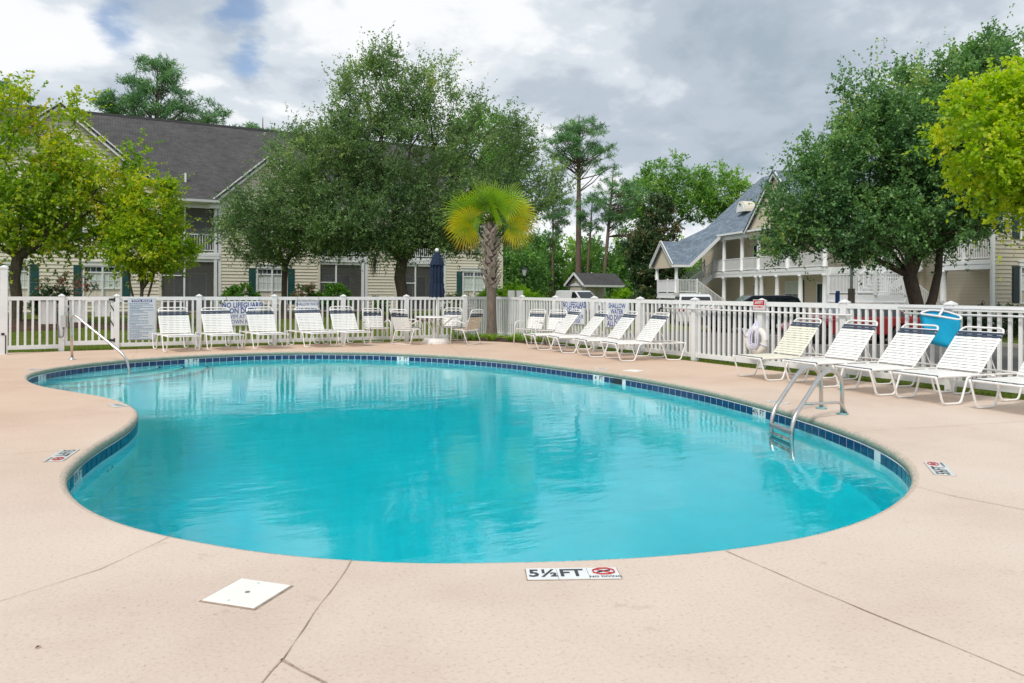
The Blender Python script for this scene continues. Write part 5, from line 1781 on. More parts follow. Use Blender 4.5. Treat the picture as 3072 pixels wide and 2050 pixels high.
# main roof
RZ = 11.5
roof_sheet('main_roof', [(-0.35, 31.6, 6.0), (-0.35, -0.4, 6.0), (6.0, -0.4, RZ), (6.0, 31.6, RZ)], 'roof2', H2, 0.12)
roof_sheet('rear_roof', [(1.6, 35.4, 5.9), (1.6, 31.6, 5.9), (6.0, 31.6, 9.8), (6.0, 35.4, 9.8)], 'roof2', H2, 0.12)
roof_sheet('main_roof', [(12.4, -0.4, 6.0), (12.4, 31.6, 6.0), (6.0, 31.6, RZ), (6.0, -0.4, RZ)], 'roof2', H2, 0.12)
bar(H2, 'gutter', (-0.40, 31.4, 5.95), (-0.40, 6.8, 5.95), 0.12, 0.14)
# front gable between the porches and the small arched vent dormer
fgw = MB().prism([(14.6, 5.6), (22.3, 5.6), (22.3, 6.0), (18.45, 9.6), (14.6, 6.0)], -0.28, -0.1, 'x').build('front_gable', 'lap2', H2)
for ye in (14.3, 22.6):
    bar(fgw, 'rake_board', (-0.52, ye, 5.85), (-0.52, 18.45, 9.8), 0.06, 0.32)
    roof_sheet('gable_roof', [(-0.6, ye, 5.95), (4.4, ye, 5.95), (4.4, 18.45, 9.92), (-0.6, 18.45, 9.92)], 'roof2', H2, 0.1)
ad = link('arched_dormer', None, H2)
arc = [(26.4 + 0.75 * math.cos(a), 7.85 + 0.85 * math.sin(a)) for a in np.linspace(0, math.pi, 13)]
MB().prism(arc, 1.25, 3.2, 'x').build('barrel_roof', 'siding', ad, False)
MB().prism([(26.4 + 0.62 * math.cos(a), 7.85 + 0.72 * math.sin(a)) for a in np.linspace(0, math.pi, 13)], 1.20, 1.25, 'x').build('louvre', 'trim', ad)

# ---------------------------------------------------------------- car park
lot = fill_poly('car_park', [(2.7, -45), (4.2, -41), (19.0, 1.6), (28.5, 33.0), (36, 62), (14, 62), (13.0, 26), (6.5, 13), (2.7, 9)], [], -0.40, 'asphalt')
tag(lot, kind='structure')
walk = fill_poly('pavement', [(19.6, 1.6), (21.3, 1.6), (31, 33), (29.1, 33)], [], -0.30, 'kerb')
tag(walk, kind='structure')
for a, b in (((2.62, -45), (2.62, 9)), ((2.62, 9), (6.4, 13.1)), ((4.25, -41), (19.05, 1.6)), ((19.05, 1.6), (28.6, 33.0))):
    o = bar(lot, 'kerb', (a[0], a[1], -0.38), (b[0], b[1], -0.38), 0.16, 0.2, 'kerb')
for k in range(5):
    y = -3.0 + k * 2.75
    o = bar(lot, 'bay_line', (11.2 + k * 0.95, y + 0.6, -0.396), (16.0 + k * 0.95, y - 1.0, -0.396), 0.1, 0.004, 'paint')


def car(name, label, loc, ang, paint, kind='sedan', group='cars parked beyond the fence'):
    """front towards +X; ang turns it about Z"""
    t = thing(name, label, 'van' if kind == 'van' else 'car', (loc[0], loc[1], -0.40), ang, group)
    D = {'sedan': (4.75, 1.82, 1.45, 0.33, 2.75), 'suv': (4.65, 1.88, 1.70, 0.36, 2.7), 'van': (4.8, 1.9, 1.90, 0.33, 2.9)}[kind]
    L, W, H, wr, wb = D
    fx, rx = wb / 2 + 0.02, -wb / 2 - 0.08
    belt = {'sedan': 0.93, 'suv': 1.05, 'van': 1.15}[kind]
    hood = {'sedan': 0.80, 'suv': 0.98, 'van': 1.02}[kind]

    def arch(xc):
        return [(xc + (wr + 0.06) * math.cos(a), wr + (wr + 0.06) * math.sin(a)) for a in np.linspace(0, math.pi, 9)]
    prof = [(L / 2 - 0.02, 0.30)] + arch(fx) + arch(rx) + [(-L / 2 + 0.05, 0.30), (-L / 2, 0.55), (-L / 2 + 0.03, belt - 0.03)]
    if kind == 'sedan':
        prof += [(-L / 2 + 0.12, belt + 0.02), (-1.35, belt + 0.06), (0.55, belt), (1.0, belt - 0.03), (L / 2 - 0.25, hood - 0.1), (L / 2 - 0.03, hood - 0.22), (L / 2, 0.5)]
        cab = [(-1.95, belt), (-1.15, H - 0.07), (-0.5, H), (0.15, H - 0.02), (1.15, belt - 0.04)]
    elif kind == 'suv':
        prof += [(-L / 2 + 0.05, belt), (0.8, belt), (1.1, belt - 0.02), (L / 2 - 0.25, hood - 0.08), (L / 2 - 0.04, hood - 0.25), (L / 2, 0.55)]
        cab = [(-L / 2 + 0.04, belt - 0.02), (-L / 2 + 0.35, H - 0.10), (-1.6, H), (0.1, H - 0.02), (1.15, belt - 0.02)]
    else:
        prof += [(-L / 2 + 0.03, belt), (1.2, belt), (1.5, belt - 0.04), (L / 2 - 0.2, hood - 0.06), (L / 2, 0.7)]
        cab = [(-L / 2 + 0.03, belt - 0.02), (-L / 2 + 0.10, H - 0.04), (-2.0, H), (0.5, H - 0.02), (1.55, belt - 0.04)]
    b = MB().prism(prof, -W / 2, W / 2, 'y').build('body', paint, t)
    mod = b.modifiers.new('round', 'BEVEL')
    mod.width, mod.segments, mod.limit_method = 0.06, 3, 'ANGLE'
    tp = 0.13

    def ins(p, z0, z1):
        return (p[1] - z0) / (z1 - z0) * tp
    m = MB()
    n = len(cab)
    z0 = min(p[1] for p in cab)
    for sy in (-1, 1):
        m.v += [(p[0], sy * (W / 2 - 0.03 - max(0, ins(p, z0, H))), p[1]) for p in cab]
    m.f = [tuple(range(n)), tuple(range(2 * n - 1, n - 1, -1))] + [(i, n + i, n + (i + 1) % n, (i + 1) % n) for i in range(n)]
    c = m.build('cabin', paint, t)
    mod = c.modifiers.new('round', 'BEVEL')
    mod.width, mod.segments, mod.limit_method = 0.05, 3, 'ANGLE'
    # side glass, windscreen, rear glass: proud sheets on the cabin
    top = H - 0.13

    def hw(z):
        return W / 2 - 0.03 - max(0, (z - z0) / (H - z0) * tp) + 0.006

    def lerp_x(i, j, z):
        a_, b_ = cab[i], cab[j]
        f = (z - a_[1]) / (b_[1] - a_[1]) if abs(b_[1] - a_[1]) > 1e-6 else 0
        return a_[0] + (b_[0] - a_[0]) * min(max(f, 0), 1)
    zb = belt + 0.05
    xr0, xr1 = lerp_x(0, 1, zb) + 0.10, lerp_x(0, 1, top) + 0.12
    xf0, xf1 = lerp_x(4, 3, zb) - 0.14, lerp_x(4, 3, top) - 0.12
    if kind == 'van':
        xr0 = xr1 = 0.15
    for sy in (-1, 1):
        xm = (xf1 + xr1) / 2
        for (a0, a1, b0, b1) in ((xr0, xm - 0.05, xr1, xm - 0.05), (xm + 0.05, xf0, xm + 0.05, xf1)) if kind != 'van' else ((xr0, xf0, xr1, xf1),):
            MB().add([(a0, sy * hw(zb), zb), (a1, sy * hw(zb), zb), (b1, sy * hw(top), top), (b0, sy * hw(top), top)], [(0, 1, 2, 3)]).build('side_window', 'car_glass', t)
        MB().box(xf0 - 0.18, xf0 - 0.02, sy * (W / 2 + 0.02) - 0.09, sy * (W / 2 + 0.02) + 0.09, zb, zb + 0.14).build('mirror', paint, t)
        MB().box(L / 2 - 0.28, L / 2 + 0.004, sy * (W / 2 - 0.22) - 0.2, sy * (W / 2 - 0.22) + 0.2, hood - 0.30, hood - 0.17).build('headlight', 'head', t)
        MB().box(-L / 2 - 0.012, -L / 2 + 0.25, sy * (W / 2 - 0.19) - 0.2, sy * (W / 2 - 0.19) + 0.2, belt - 0.22, belt - 0.06).build('tail_light', 'tail', t)
        for xc in (fx, rx):
            wl_ = link('wheel', None, t, (xc, sy * (W / 2 - 0.10), wr))
            wl_.rotation_euler = (math.pi / 2, 0, 0)
            MB().lathe([(wr * 0.62, -0.1), (wr * 0.95, -0.11), (wr, -0.06), (wr, 0.06), (wr * 0.95, 0.11), (wr * 0.62, 0.1)], 24).build('tyre', 'rubber', wl_, True)
            rm = MB().lathe([(wr * 0.60, -0.085), (wr * 0.64, -0.095), (wr * 0.64, 0.095), (wr * 0.60, 0.085)], 20, cap=False)
            for k in range(10):
                a_ = 2 * math.pi * k / 10
                ca_, sa_ = math.cos(a_), math.sin(a_)
                for zz in (-0.10, 0.10):
                    rm.add([(0.04 * ca_ - 0.02 * sa_, 0.04 * sa_ + 0.02 * ca_, zz), (0.04 * ca_ + 0.02 * sa_, 0.04 * sa_ - 0.02 * ca_, zz), (wr * .63 * ca_ + 0.03 * sa_, wr * .63 * sa_ - 0.03 * ca_, zz), (wr * .63 * ca_ - 0.03 * sa_, wr * .63 * sa_ + 0.03 * ca_, zz)], [(0, 1, 2, 3)])
            rm.build('rim', 'rim', wl_)
    for i, j, nm in ((4, 3, 'windscreen'), (0, 1, 'rear_window')):
        if kind == 'van' and i == 0:
            continue
        d = 1 if i == 4 else -1
        za, zc = z0 + 0.10, H - 0.12
        xa, xc = lerp_x(i, j, za) + d * 0.012, lerp_x(i, j, zc) + d * 0.012
        MB().add([(xa, -hw(za) + 0.10, za), (xa, hw(za) - 0.10, za), (xc, hw(zc) - 0.10, zc), (xc, -hw(zc) + 0.10, zc)], [(0, 1, 2, 3)]).build(nm, 'car_glass', t)
    MB().box(L / 2 - 0.03, L / 2 + 0.01, -0.5, 0.5, 0.36, hood - 0.36).build('grille', 'black', t)
    return t


car('parked_sedan', 'dark red sedan parked behind the yellowed lounger', (13.3, -1.85), RAD(151), 'car_red', 'sedan')
car('parked_suv', 'dark blue grey crossover parked behind the safety sign', (15.7, 5.35), RAD(151), 'car_dark', 'suv')
car('parked_suv', 'white crossover parked with its tail to the pool, left of the dark one', (17.6, 11.4), RAD(55), 'car_white', 'suv')
car('parked_sedan', 'white car half hidden behind the dark crossover', (19.6, 9.0), RAD(60), 'car_white', 'sedan')
car('delivery_van', 'small white van parked in front of the roofed shelter', (25.7, 34.25), RAD(-88), 'car_white', 'van')
for x, y in ((16.6, 9.3), (19.3, 4.7), (17.6, 1.1)):
    st_ = tag(MB().box(-0.85, 0.85, -0.08, 0.08, -0.40, -0.28).build('parking_stop', 'kerb', loc=(x, y, 0), rotz=RAD(62)), 'concrete parking stop', 'parking stop', 'parking stops in the car park')
for o, lab in zip([o for o in COL.objects if o.name.startswith('parking_stop')], ('concrete parking stop beside the white crossover', 'concrete parking stop right of the dark crossover', 'concrete parking stop behind the red sedan')):
    o['label'] = lab

# ---------------------------------------------------------------- shelter, person, lamp, notices
sh = thing('shelter', 'small cream shelter with charcoal gabled roof at the far end of the car park', 'shelter', (32.6, 41.7, -0.42), RAD(6))
for x, y in ((-2.2, -1.0), (2.1, -1.0), (2.1, 1.0)):
    MB().box(x - 0.09, x + 0.09, y - 0.09, y + 0.09, 0, 2.35).build('post', 'trim', sh)
MB().box(-2.3, -0.9, -1.0, 1.0, 0, 2.35).build('store_room', 'lap', sh)
MB().box(0.6, 2.0, 0.9, 1.0, 0, 2.35).build('rear_panel', 'siding', sh)
MB().box(-2.4, 2.4, -1.15, 1.15, 2.35, 2.55).build('beam', 'trim', sh)
MB().prism([(-1.15, 2.55), (1.15, 2.55), (0.0, 3.5)], -2.3, -2.2, 'x').build('gable', 'siding', sh)
for sgn in (-1, 1):
    roof_sheet('roof', [(-2.7, sgn * 1.45, 2.45), (2.7, sgn * 1.45, 2.45), (2.7, 0, 3.62), (-2.7, 0, 3.62)], 'roof', sh, 0.1)
    bar(sh, 'rake_board', (-2.72, sgn * 1.45, 2.38), (-2.72, 0, 3.55), 0.05, 0.2)
    bar(sh, 'eave_board', (-2.7, sgn * 1.47, 2.36), (2.7, sgn * 1.47, 2.36), 0.04, 0.18)
MB().box(-0.7, 0.9, 0.2, 0.7, 0.0, 1.25).build('cabinet', 'grey_box', sh)
MB().box(1.0, 1.9, 0.1, 0.5, 0.38, 0.45).box(1.05, 1.12, 0.12, 0.48, 0, 0.38).box(1.78, 1.85, 0.12, 0.48, 0, 0.38).build('bench', 'wood', sh)


def person(loc, rotz):
    """seated figure seen from far away: one skinned body, hair and shirt as children"""
    J = [(0, 0, 0.50), (0, 0.02, 0.72), (0, 0.0, 0.95), (0, -0.02, 1.08), (0, -0.05, 1.18), (0, -0.06, 1.28),
         (0.20, 0, 1.0), (0.26, -0.12, 0.78), (0.12, -0.30, 0.72), (0.08, -0.36, 0.72),
         (-0.20, 0, 1.0), (-0.26, -0.12, 0.78), (-0.12, -0.30, 0.72), (-0.08, -0.36, 0.72),
         (0.10, 0, 0.50), (0.12, -0.44, 0.52), (0.12, -0.42, 0.08), (0.12, -0.56, 0.05),
         (-0.10, 0, 0.50), (-0.12, -0.44, 0.52), (-0.12, -0.42, 0.08), (-0.12, -0.56, 0.05)]
    Rr = [.15, .14, .16, .06, .095, .085, .075, .05, .036, .03, .075, .05, .036, .03, .10, .065, .045, .035, .10, .065, .045, .035]
    Eg = [(0, 1), (1, 2), (2, 3), (3, 4), (4, 5), (2, 6), (6, 7), (7, 8), (8, 9), (2, 10), (10, 11), (11, 12), (12, 13), (0, 14), (14, 15), (15, 16), (16, 17), (0, 18), (18, 19), (19, 20), (20, 21)]
    me = bpy.data.meshes.new('person')
    me.from_pydata(J, Eg, [])
    me.materials.append(MT['skin'])
    o = link('person', me, None, loc, rotz)
    sk = o.modifiers.new('skin', 'SKIN')
    for v, r in zip(me.skin_vertices[0].data, Rr):
        v.radius = (r, r)
    me.skin_vertices[0].data[0].use_root = True
    sub = o.modifiers.new('sub', 'SUBSURF')
    sub.levels = sub.render_levels = 1
    MB().lathe([(0.18, 0.0), (0.19, 0.2), (0.20, 0.42), (0.15, 0.54), (0.07, 0.58)], 14, (0, 0.0, 0.50), cap=False).build('shirt', 'blue_cloth', o, True)
    MB().lathe([(0.105, 0.0), (0.10, 0.08), (0.06, 0.13), (0.0, 0.145)], 12, (0, -0.035, 1.21), cap=False).build('hair', 'hair', o, True)
    return tag(o, 'person in a dark shirt seated inside the far shelter', 'person')


person((34.05, 42.15, -0.42), RAD(6))
lp_ = thing('lamp_post', 'black lamp post with a lantern head before the far trees', 'lamp post', (19.64, 33.04, -0.3))
MB().lathe([(0.12, 0), (0.12, 0.4), (0.06, 0.5), (0.05, 2.9), (0.08, 2.95)], 12).build('pole', 'black', lp_, True)
MB().lathe([(0.10, 2.95), (0.22, 3.42), (0.20, 3.44)], 8).build('lantern_glass', 'lamp_glass', lp_)
MB().lathe([(0.25, 3.44), (0.16, 3.56), (0.05, 3.62), (0.02, 3.72)], 8).build('lantern_cap', 'black', lp_)
nb = thing('notice_board', 'pair of small grey notice boards on a post behind the right fence', 'notice board', (3.6, 5.9, -0.05), RAD(-20))
MB().box(-0.04, 0.04, -0.04, 0.04, -0.4, 1.5).build('post', 'wood', nb)
for x in (-0.28, 0.06):
    MB().box(x, x + 0.26, -0.06, -0.045, 0.2, 1.5).build('panel', 'grey_box', nb)
wp = thing('wooden_post', 'weathered wooden post with a white pipe before the stair landing', 'post', (17.32, 1.16, -0.4))
MB().box(-0.1, 0.1, -0.1, 0.1, 0, 2.0).build('timber', 'wood', wp)
MB().tube([(0, 0, 2.0), (0, 0, 3.3)], 0.07, 10).build('pipe', 'trim', wp, True)
bp_ = tag(MB().lathe([(0.035, 0.0), (0.035, 1.30), (0.085, 1.32), (0.085, 1.86), (0.07, 1.90), (0.0, 1.90)], 12, cap=False).build('blue_dispenser', 'blue_paint', loc=(16.81, 1.44, -0.4)), 'slim blue dispenser standing left of the wooden post', 'dispenser')
MB().box(-0.095, -0.08, -0.05, 0.05, 1.4, 1.8).build('front_plate', 'ink', bp_)


# ---------------------------------------------------------------- vegetation
def leaf_mesh(name, pos, axis, nrm, length, width, tone, mat):
    """one diamond leaf per row; tone is stored per vertex for the leaf colours"""
    n = len(pos)
    axis = axis / np.maximum(np.linalg.norm(axis, axis=1, keepdims=True), 1e-6)
    side = np.cross(axis, nrm)
    side /= np.maximum(np.linalg.norm(side, axis=1, keepdims=True), 1e-6)
    up = np.cross(side, axis)
    L = length[:, None]
    W = width[:, None]
    v = np.empty((n, 4, 3))
    v[:, 0] = pos
    v[:, 1] = pos + axis * L * 0.45 + side * W * 0.5 + up * W * 0.12
    v[:, 2] = pos + axis * L
    v[:, 3] = pos + axis * L * 0.45 - side * W * 0.5 + up * W * 0.12
    me = bpy.data.meshes.new(name)
    me.vertices.add(n * 4)
    me.vertices.foreach_set('co', v.reshape(-1))
    me.loops.add(n * 4)
    me.loops.foreach_set('vertex_index', np.arange(n * 4, dtype=np.int32))
    me.polygons.add(n)
    me.polygons.foreach_set('loop_start', np.arange(0, n * 4, 4, dtype=np.int32))
    at = me.attributes.new('tone', 'FLOAT', 'POINT')
    at.data.foreach_set('value', np.repeat(np.clip(tone, 0, 1), 4).astype(np.float32))
    me.update(calc_edges=True)
    me.materials.append(MT[mat])
    return me


def unit(a):
    return a / np.maximum(np.linalg.norm(a, axis=-1, keepdims=True), 1e-9)


def sample_env(rng, env, n, shell=0.55, ground=None):
    """n points inside a set of ellipsoids (cx, cy, cz, rx, ry, rz, weight), drawn towards their skins"""
    w = np.array([e[6] if len(e) > 6 else e[3] * e[4] * e[5] for e in env], float)
    k = rng.choice(len(env), n, p=w / w.sum())
    e = np.array([q[:6] for q in env], float)[k]
    d = unit(rng.normal(size=(n, 3)))
    r = rng.random(n) ** (1 / 3.0)
    r = r * (1 - shell) + shell * (0.55 + 0.45 * rng.random(n))
    return e[:, :3] + d * e[:, 3:] * r[:, None]


def branches(rng, base, fork, pts, r_trunk, r_tip=0.012, pull=0.55):
    """connect clump centres to the trunk; thickness follows what each limb carries"""
    nodes = [np.array(base, float)]
    par = [-1]
    h = np.array(fork, float) - nodes[0]
    for t in (0.35, 0.7, 1.0):
        nodes.append(nodes[0] + h * t + rng.normal(size=3) * 0.02 * np.linalg.norm(h) * (t < 1) * np.array([1, 1, 0]))
        par.append(len(nodes) - 2)
    cost = [0, 0, 0, 0]
    f = nodes[3]
    order = np.argsort(np.linalg.norm(pts - f, axis=1))
    for i in order:
        p = pts[i]
        A = np.array(nodes[3:])
        dd = np.linalg.norm(A - p, axis=1) + pull * np.array(cost[3:])
        j = int(np.argmin(dd)) + 3
        d = p - nodes[j]
        ln = np.linalg.norm(d)
        # a bent limb: leave upwards, then reach out
        steps = max(1, int(ln / 0.9))
        prev = j
        for s in range(1, steps + 1):
            t = s / steps
            q = nodes[j] + d * t + np.array([0, 0, 0.16 * ln * math.sin(math.pi * t)]) * (1 if steps > 1 else 0) + rng.normal(size=3) * 0.05 * ln * (s < steps) * 0.6
            nodes.append(q)
            par.append(prev)
            cost.append(cost[prev] + np.linalg.norm(q - nodes[prev]))
            prev = len(nodes) - 1
    n = len(nodes)
    load = np.ones(n) * 0.6
    for i in range(n - 1, 0, -1):
        load[par[i]] += load[i]
    rad_ = r_tip * load ** 0.5
    rad_ *= min(1.0, r_trunk / rad_[1]) if rad_[1] > r_trunk else 1.0
    k = math.log(r_trunk / r_tip) / math.log(load[1]) if load[1] > 1.5 else 0.5
    rad_ = r_tip * load ** k
    return nodes, par, rad_


def branch_mesh(nodes, par, rad_, flare=1.5):
    m = MB()
    m.tube([nodes[0] + np.array([0, 0, -0.25]), nodes[0] + np.array([0, 0, 0.15]), nodes[1], nodes[2], nodes[3]], [rad_[1] * flare, rad_[1] * 1.22, rad_[1], rad_[2], rad_[3]], 12)
    for i in range(4, len(nodes)):
        r0 = min(rad_[par[i]], rad_[i] * 1.5)
        n = 7 if rad_[i] > 0.05 else (5 if rad_[i] > 0.02 else 3)
        m.tube([nodes[par[i]], nodes[i]], [r0, rad_[i]], n, cap=False)
    return m


def crown_leaves(rng, pts, centre, rc, twigs, per, ll, lw, tone0, tone_spread, up=0.35, out=0.6, droop=0.0, patch=None, spike=0.0, flat=1.0):
    """twigs radiate from each clump and carry leaves along their length"""
    n = len(pts)
    P, A, NN, LL, WW, T = [], [], [], [], [], []
    outd = unit(pts - centre)
    d = unit(rng.normal(size=(n, twigs, 3)) + outd[:, None, :] * out + np.array([0, 0, up]))
    ln = rc * rng.uniform(0.45, 1.25, (n, twigs, 1))
    if spike > 0:
        big = rng.random((n, twigs, 1)) < spike
        ln = np.where(big, ln * 2.1, ln)
    d[..., 2] *= flat
    start = pts[:, None, :] + rng.normal(size=(n, twigs, 3)) * rc * 0.28 * np.array([1, 1, flat])
    t = rng.random((n, twigs, per)) ** 0.8
    pos = start[:, :, None, :] + d[:, :, None, :] * (ln[:, :, None, :] * t[..., None])
    pos[..., 2] -= droop * (ln[:, :, None, 0] * t) ** 2
    pos = pos + rng.normal(size=pos.shape) * 0.05 * rc
    ax = d[:, :, None, :] * 0.7 + rng.normal(size=pos.shape) * 0.75
    if droop:
        ax = ax + np.array([0, 0, -0.5])
    nr = rng.normal(size=pos.shape) * 0.8 + np.array([0, 0, 0.9])
    ct = tone0 + rng.normal(size=(n, 1, 1)) * tone_spread * 0.7
    if patch is not None:
        ct = ct + patch(pts)[:, None, None]
    tone = ct + rng.normal(size=(n, twigs, 1)) * tone_spread * 0.5 + rng.normal(size=(n, twigs, per)) * tone_spread * 0.6
    k = n * twigs * per
    sc = rng.uniform(0.65, 1.25, k)
    return pos.reshape(k, 3), ax.reshape(k, 3), nr.reshape(k, 3), ll * sc, lw * sc, tone.reshape(k)


def tree(name, label, base, fork, env, clumps, rc, twigs, per, ll, lw, leaf, bark, r_trunk, seed, tone=(0.42, 0.16), up=0.35, out=0.6,
         shell=0.55, group=None, droop=0.0, patch=None, spike=0.0, stems=None, cat='tree', ymax=None, limbs=True):
    rng = np.random.default_rng(seed)
    base = np.array(base, float)
    pts = sample_env(rng, env, clumps, shell)
    if ymax is not None:
        pts[:, 1] = np.minimum(pts[:, 1], ymax)
    centre = np.average(np.array([e[:3] for e in env], float), axis=0, weights=[e[3] * e[4] * e[5] for e in env])
    t = thing(name, label, cat, tuple(base), group=group)
    lo = pts - base
    if limbs:
        nodes, par, rad_ = branches(rng, (0, 0, 0), np.array(fork) - base, lo, r_trunk)
        tk = branch_mesh(nodes, par, rad_)
        if stems:
            for q in stems:
                q = [np.array(p) for p in q]
                tk.tube(q, list(np.linspace(r_trunk * 0.8, r_trunk * 0.45, len(q))), 8)
        tk.build('trunk', bark, t, True)
    args = crown_leaves(rng, lo, centre - base, rc, twigs, per, ll, lw, tone[0], tone[1], up, out, droop, patch, spike)
    link('crown', leaf_mesh('crown', *args, leaf), t)
    return t


# big turning maple on the left lawn, and the young lime green tree beside it
def maple_patch(p):
    return 0.10 * np.sin(p[:, 0] * 1.3 + p[:, 2] * 0.9) + 0.02 * (p[:, 2] - 5.5) / 4


tree('maple_tree', 'large maple turning yellow on the left lawn', (-13.43, 13.64, 0.0), (-13.35, 13.6, 2.6),
     [(-14.2, 13.6, 4.6, 2.9, 2.6, 1.9), (-12.4, 13.4, 4.4, 2.8, 2.4, 1.7), (-10.8, 12.6, 3.9, 2.2, 1.9, 1.5), (-10.2, 12.0, 5.4, 1.5, 1.5, 1.2), (-13.3, 13.6, 6.2, 2.6, 2.3, 1.7), (-11.2, 12.9, 5.6, 1.7, 1.6, 1.2), (-16.2, 13.6, 5.2, 2.0, 2.0, 2.0), (-12.7, 13.2, 7.9, 1.7, 1.4, 1.5, 2.2), (-14.4, 14.0, 7.4, 1.9, 1.6, 1.3, 2.5), (-9.9, 11.9, 6.2, 1.0, 1.0, 0.8, 0.8)],
     290, 0.58, 13, 13, 0.13, 0.10, 'maple_leaf', 'maple_bark', 0.19, 21, (0.55, 0.24), 0.2, 0.5, 0.6, 'yellowing trees on the lawn', 0.1, maple_patch, 0.2)
tree('young_tree', 'young multi-stemmed lime green tree behind the rules board', (-9.35, 11.2, 0.0), (-9.3, 11.2, 1.4),
     [(-9.1, 11.1, 3.0, 1.65, 1.4, 1.1), (-9.0, 11.0, 4.3, 1.2, 1.1, 1.4), (-8.2, 10.7, 2.8, 1.0, 1.0, 0.7)],
     150, 0.42, 16, 14, 0.10, 0.072, 'lime_leaf', 'maple_bark', 0.06, 22, (0.5, 0.22), 0.35, 0.5, 0.6, 'yellowing trees on the lawn', 0.1, None, 0.15,
     [[(0.1, 0, 0.5), (0.35, 0.05, 1.5), (0.6, 0.1, 2.6)], [(-0.1, 0, 0.5), (-0.35, 0.0, 1.6), (-0.55, 0, 2.8)], [(0.0, 0.1, 0.4), (0.1, 0.3, 1.6), (0.15, 0.4, 2.8)]])

# live oaks
tree('oak_tree', 'large spreading live oak behind the umbrella', (2.12, 14.17, 0.0), (2.1, 14.2, 2.9),
     [(1.4, 14.2, 5.0, 5.2, 3.4, 1.7), (-2.4, 16.2, 4.6, 2.6, 2.2, 1.6), (4.9, 12.4, 5.0, 3.0, 2.6, 2.0), (2.6, 13.4, 3.9, 3.6, 2.4, 0.9), (-0.6, 15.0, 3.9, 2.6, 2.2, 0.8), (-3.2, 16.8, 5.6, 2.4, 2.0, 1.5), (1.6, 14.2, 8.0, 4.2, 3.4, 2.4), (-1.2, 15.4, 7.4, 3.0, 2.6, 1.9), (5.6, 12.2, 8.2, 2.4, 2.3, 2.0), (1.2, 14.4, 10.8, 2.5, 2.2, 1.9), (3.9, 13.2, 10.4, 1.8, 1.7, 1.8), (7.3, 11.3, 6.4, 1.9, 1.9, 1.8)],
     800, 0.62, 17, 17, 0.105, 0.064, 'oak_leaf', 'oak_bark', 0.27, 31, (0.42, 0.17), 0.55, 0.55, 0.35, 'live oaks on the lawn', 0.0, lambda p: 0.05 * np.sin(p[:, 0] * 1.1) + 0.02 * (p[:, 2] - 6), 0.30)
tree('oak_tree', 'smaller oak before the gabled bay of the cream house', (-2.62, 17.94, 0.0), (-2.55, 17.9, 2.55),
     [(-2.9, 17.9, 4.2, 2.9, 2.3, 1.5), (-4.2, 18.2, 3.8, 2.2, 1.9, 1.1), (-2.0, 17.8, 5.6, 2.0, 1.8, 1.3), (-1.0, 17.4, 4.0, 2.0, 1.8, 1.2)],
     190, 0.55, 15, 14, 0.10, 0.06, 'oak_leaf', 'oak_bark', 0.14, 32, (0.45, 0.17), 0.3, 0.5, 0.5, 'live oaks on the lawn', 0.0, None, 0.15)
tree('oak_tree', 'large dark oak in the car park on the right', (17.16, -2.18, -0.4), (16.7, -1.9, 2.1),
     [(15.6, -0.9, 4.1, 3.4, 2.8, 1.5), (13.4, 0.3, 3.8, 1.6, 1.8, 1.3), (13.6, 0.2, 5.2, 1.8, 1.9, 1.4), (17.4, -2.2, 4.8, 3.2, 3.0, 1.8), (14.8, -0.6, 6.9, 1.9, 1.9, 1.4), (16.6, -1.6, 6.9, 2.8, 2.8, 1.9), (18.4, -2.8, 7.2, 3.2, 3.0, 2.2), (15.8, -1.3, 8.6, 1.8, 1.8, 1.2), (17.8, -2.4, 9.4, 2.1, 2.0, 1.5), (19.8, -3.6, 9.8, 2.3, 2.2, 1.6), (20.6, -4.2, 6.6, 2.4, 2.2, 2.4)],
     680, 0.66, 17, 17, 0.125, 0.08, 'oak2_leaf', 'dark_bark', 0.25, 33, (0.40, 0.19), 0.35, 0.55, 0.42, None, 0.0, lambda p: 0.03 * (p[:, 2] - 6) + 0.07 * np.sin(p[:, 0] * 1.7 + p[:, 2]), 0.12,
     [[(0.03, 0.0, 0.7), (0.30, -0.17, 1.6), (0.48, -0.27, 2.6), (0.55, -0.35, 4.2)]])
tree('golden_tree', 'bright yellow green tree reaching in from the right edge', (8.6, -12.9, -0.2), (8.4, -12.7, 2.6),
     [(6.2, -11.0, 4.9, 1.25, 1.2, 1.5), (6.9, -11.5, 5.6, 1.3, 1.2, 1.1), (7.6, -12.0, 4.4, 1.7, 1.5, 1.9), (6.5, -11.2, 4.0, 1.1, 1.0, 0.8), (7.5, -12.0, 3.4, 0.9, 0.9, 0.5)],
     230, 0.42, 15, 14, 0.10, 0.075, 'gold_leaf', 'maple_bark', 0.13, 34, (0.42, 0.2), 0.1, 0.5, 0.5, None, 0.35, None, 0.1)


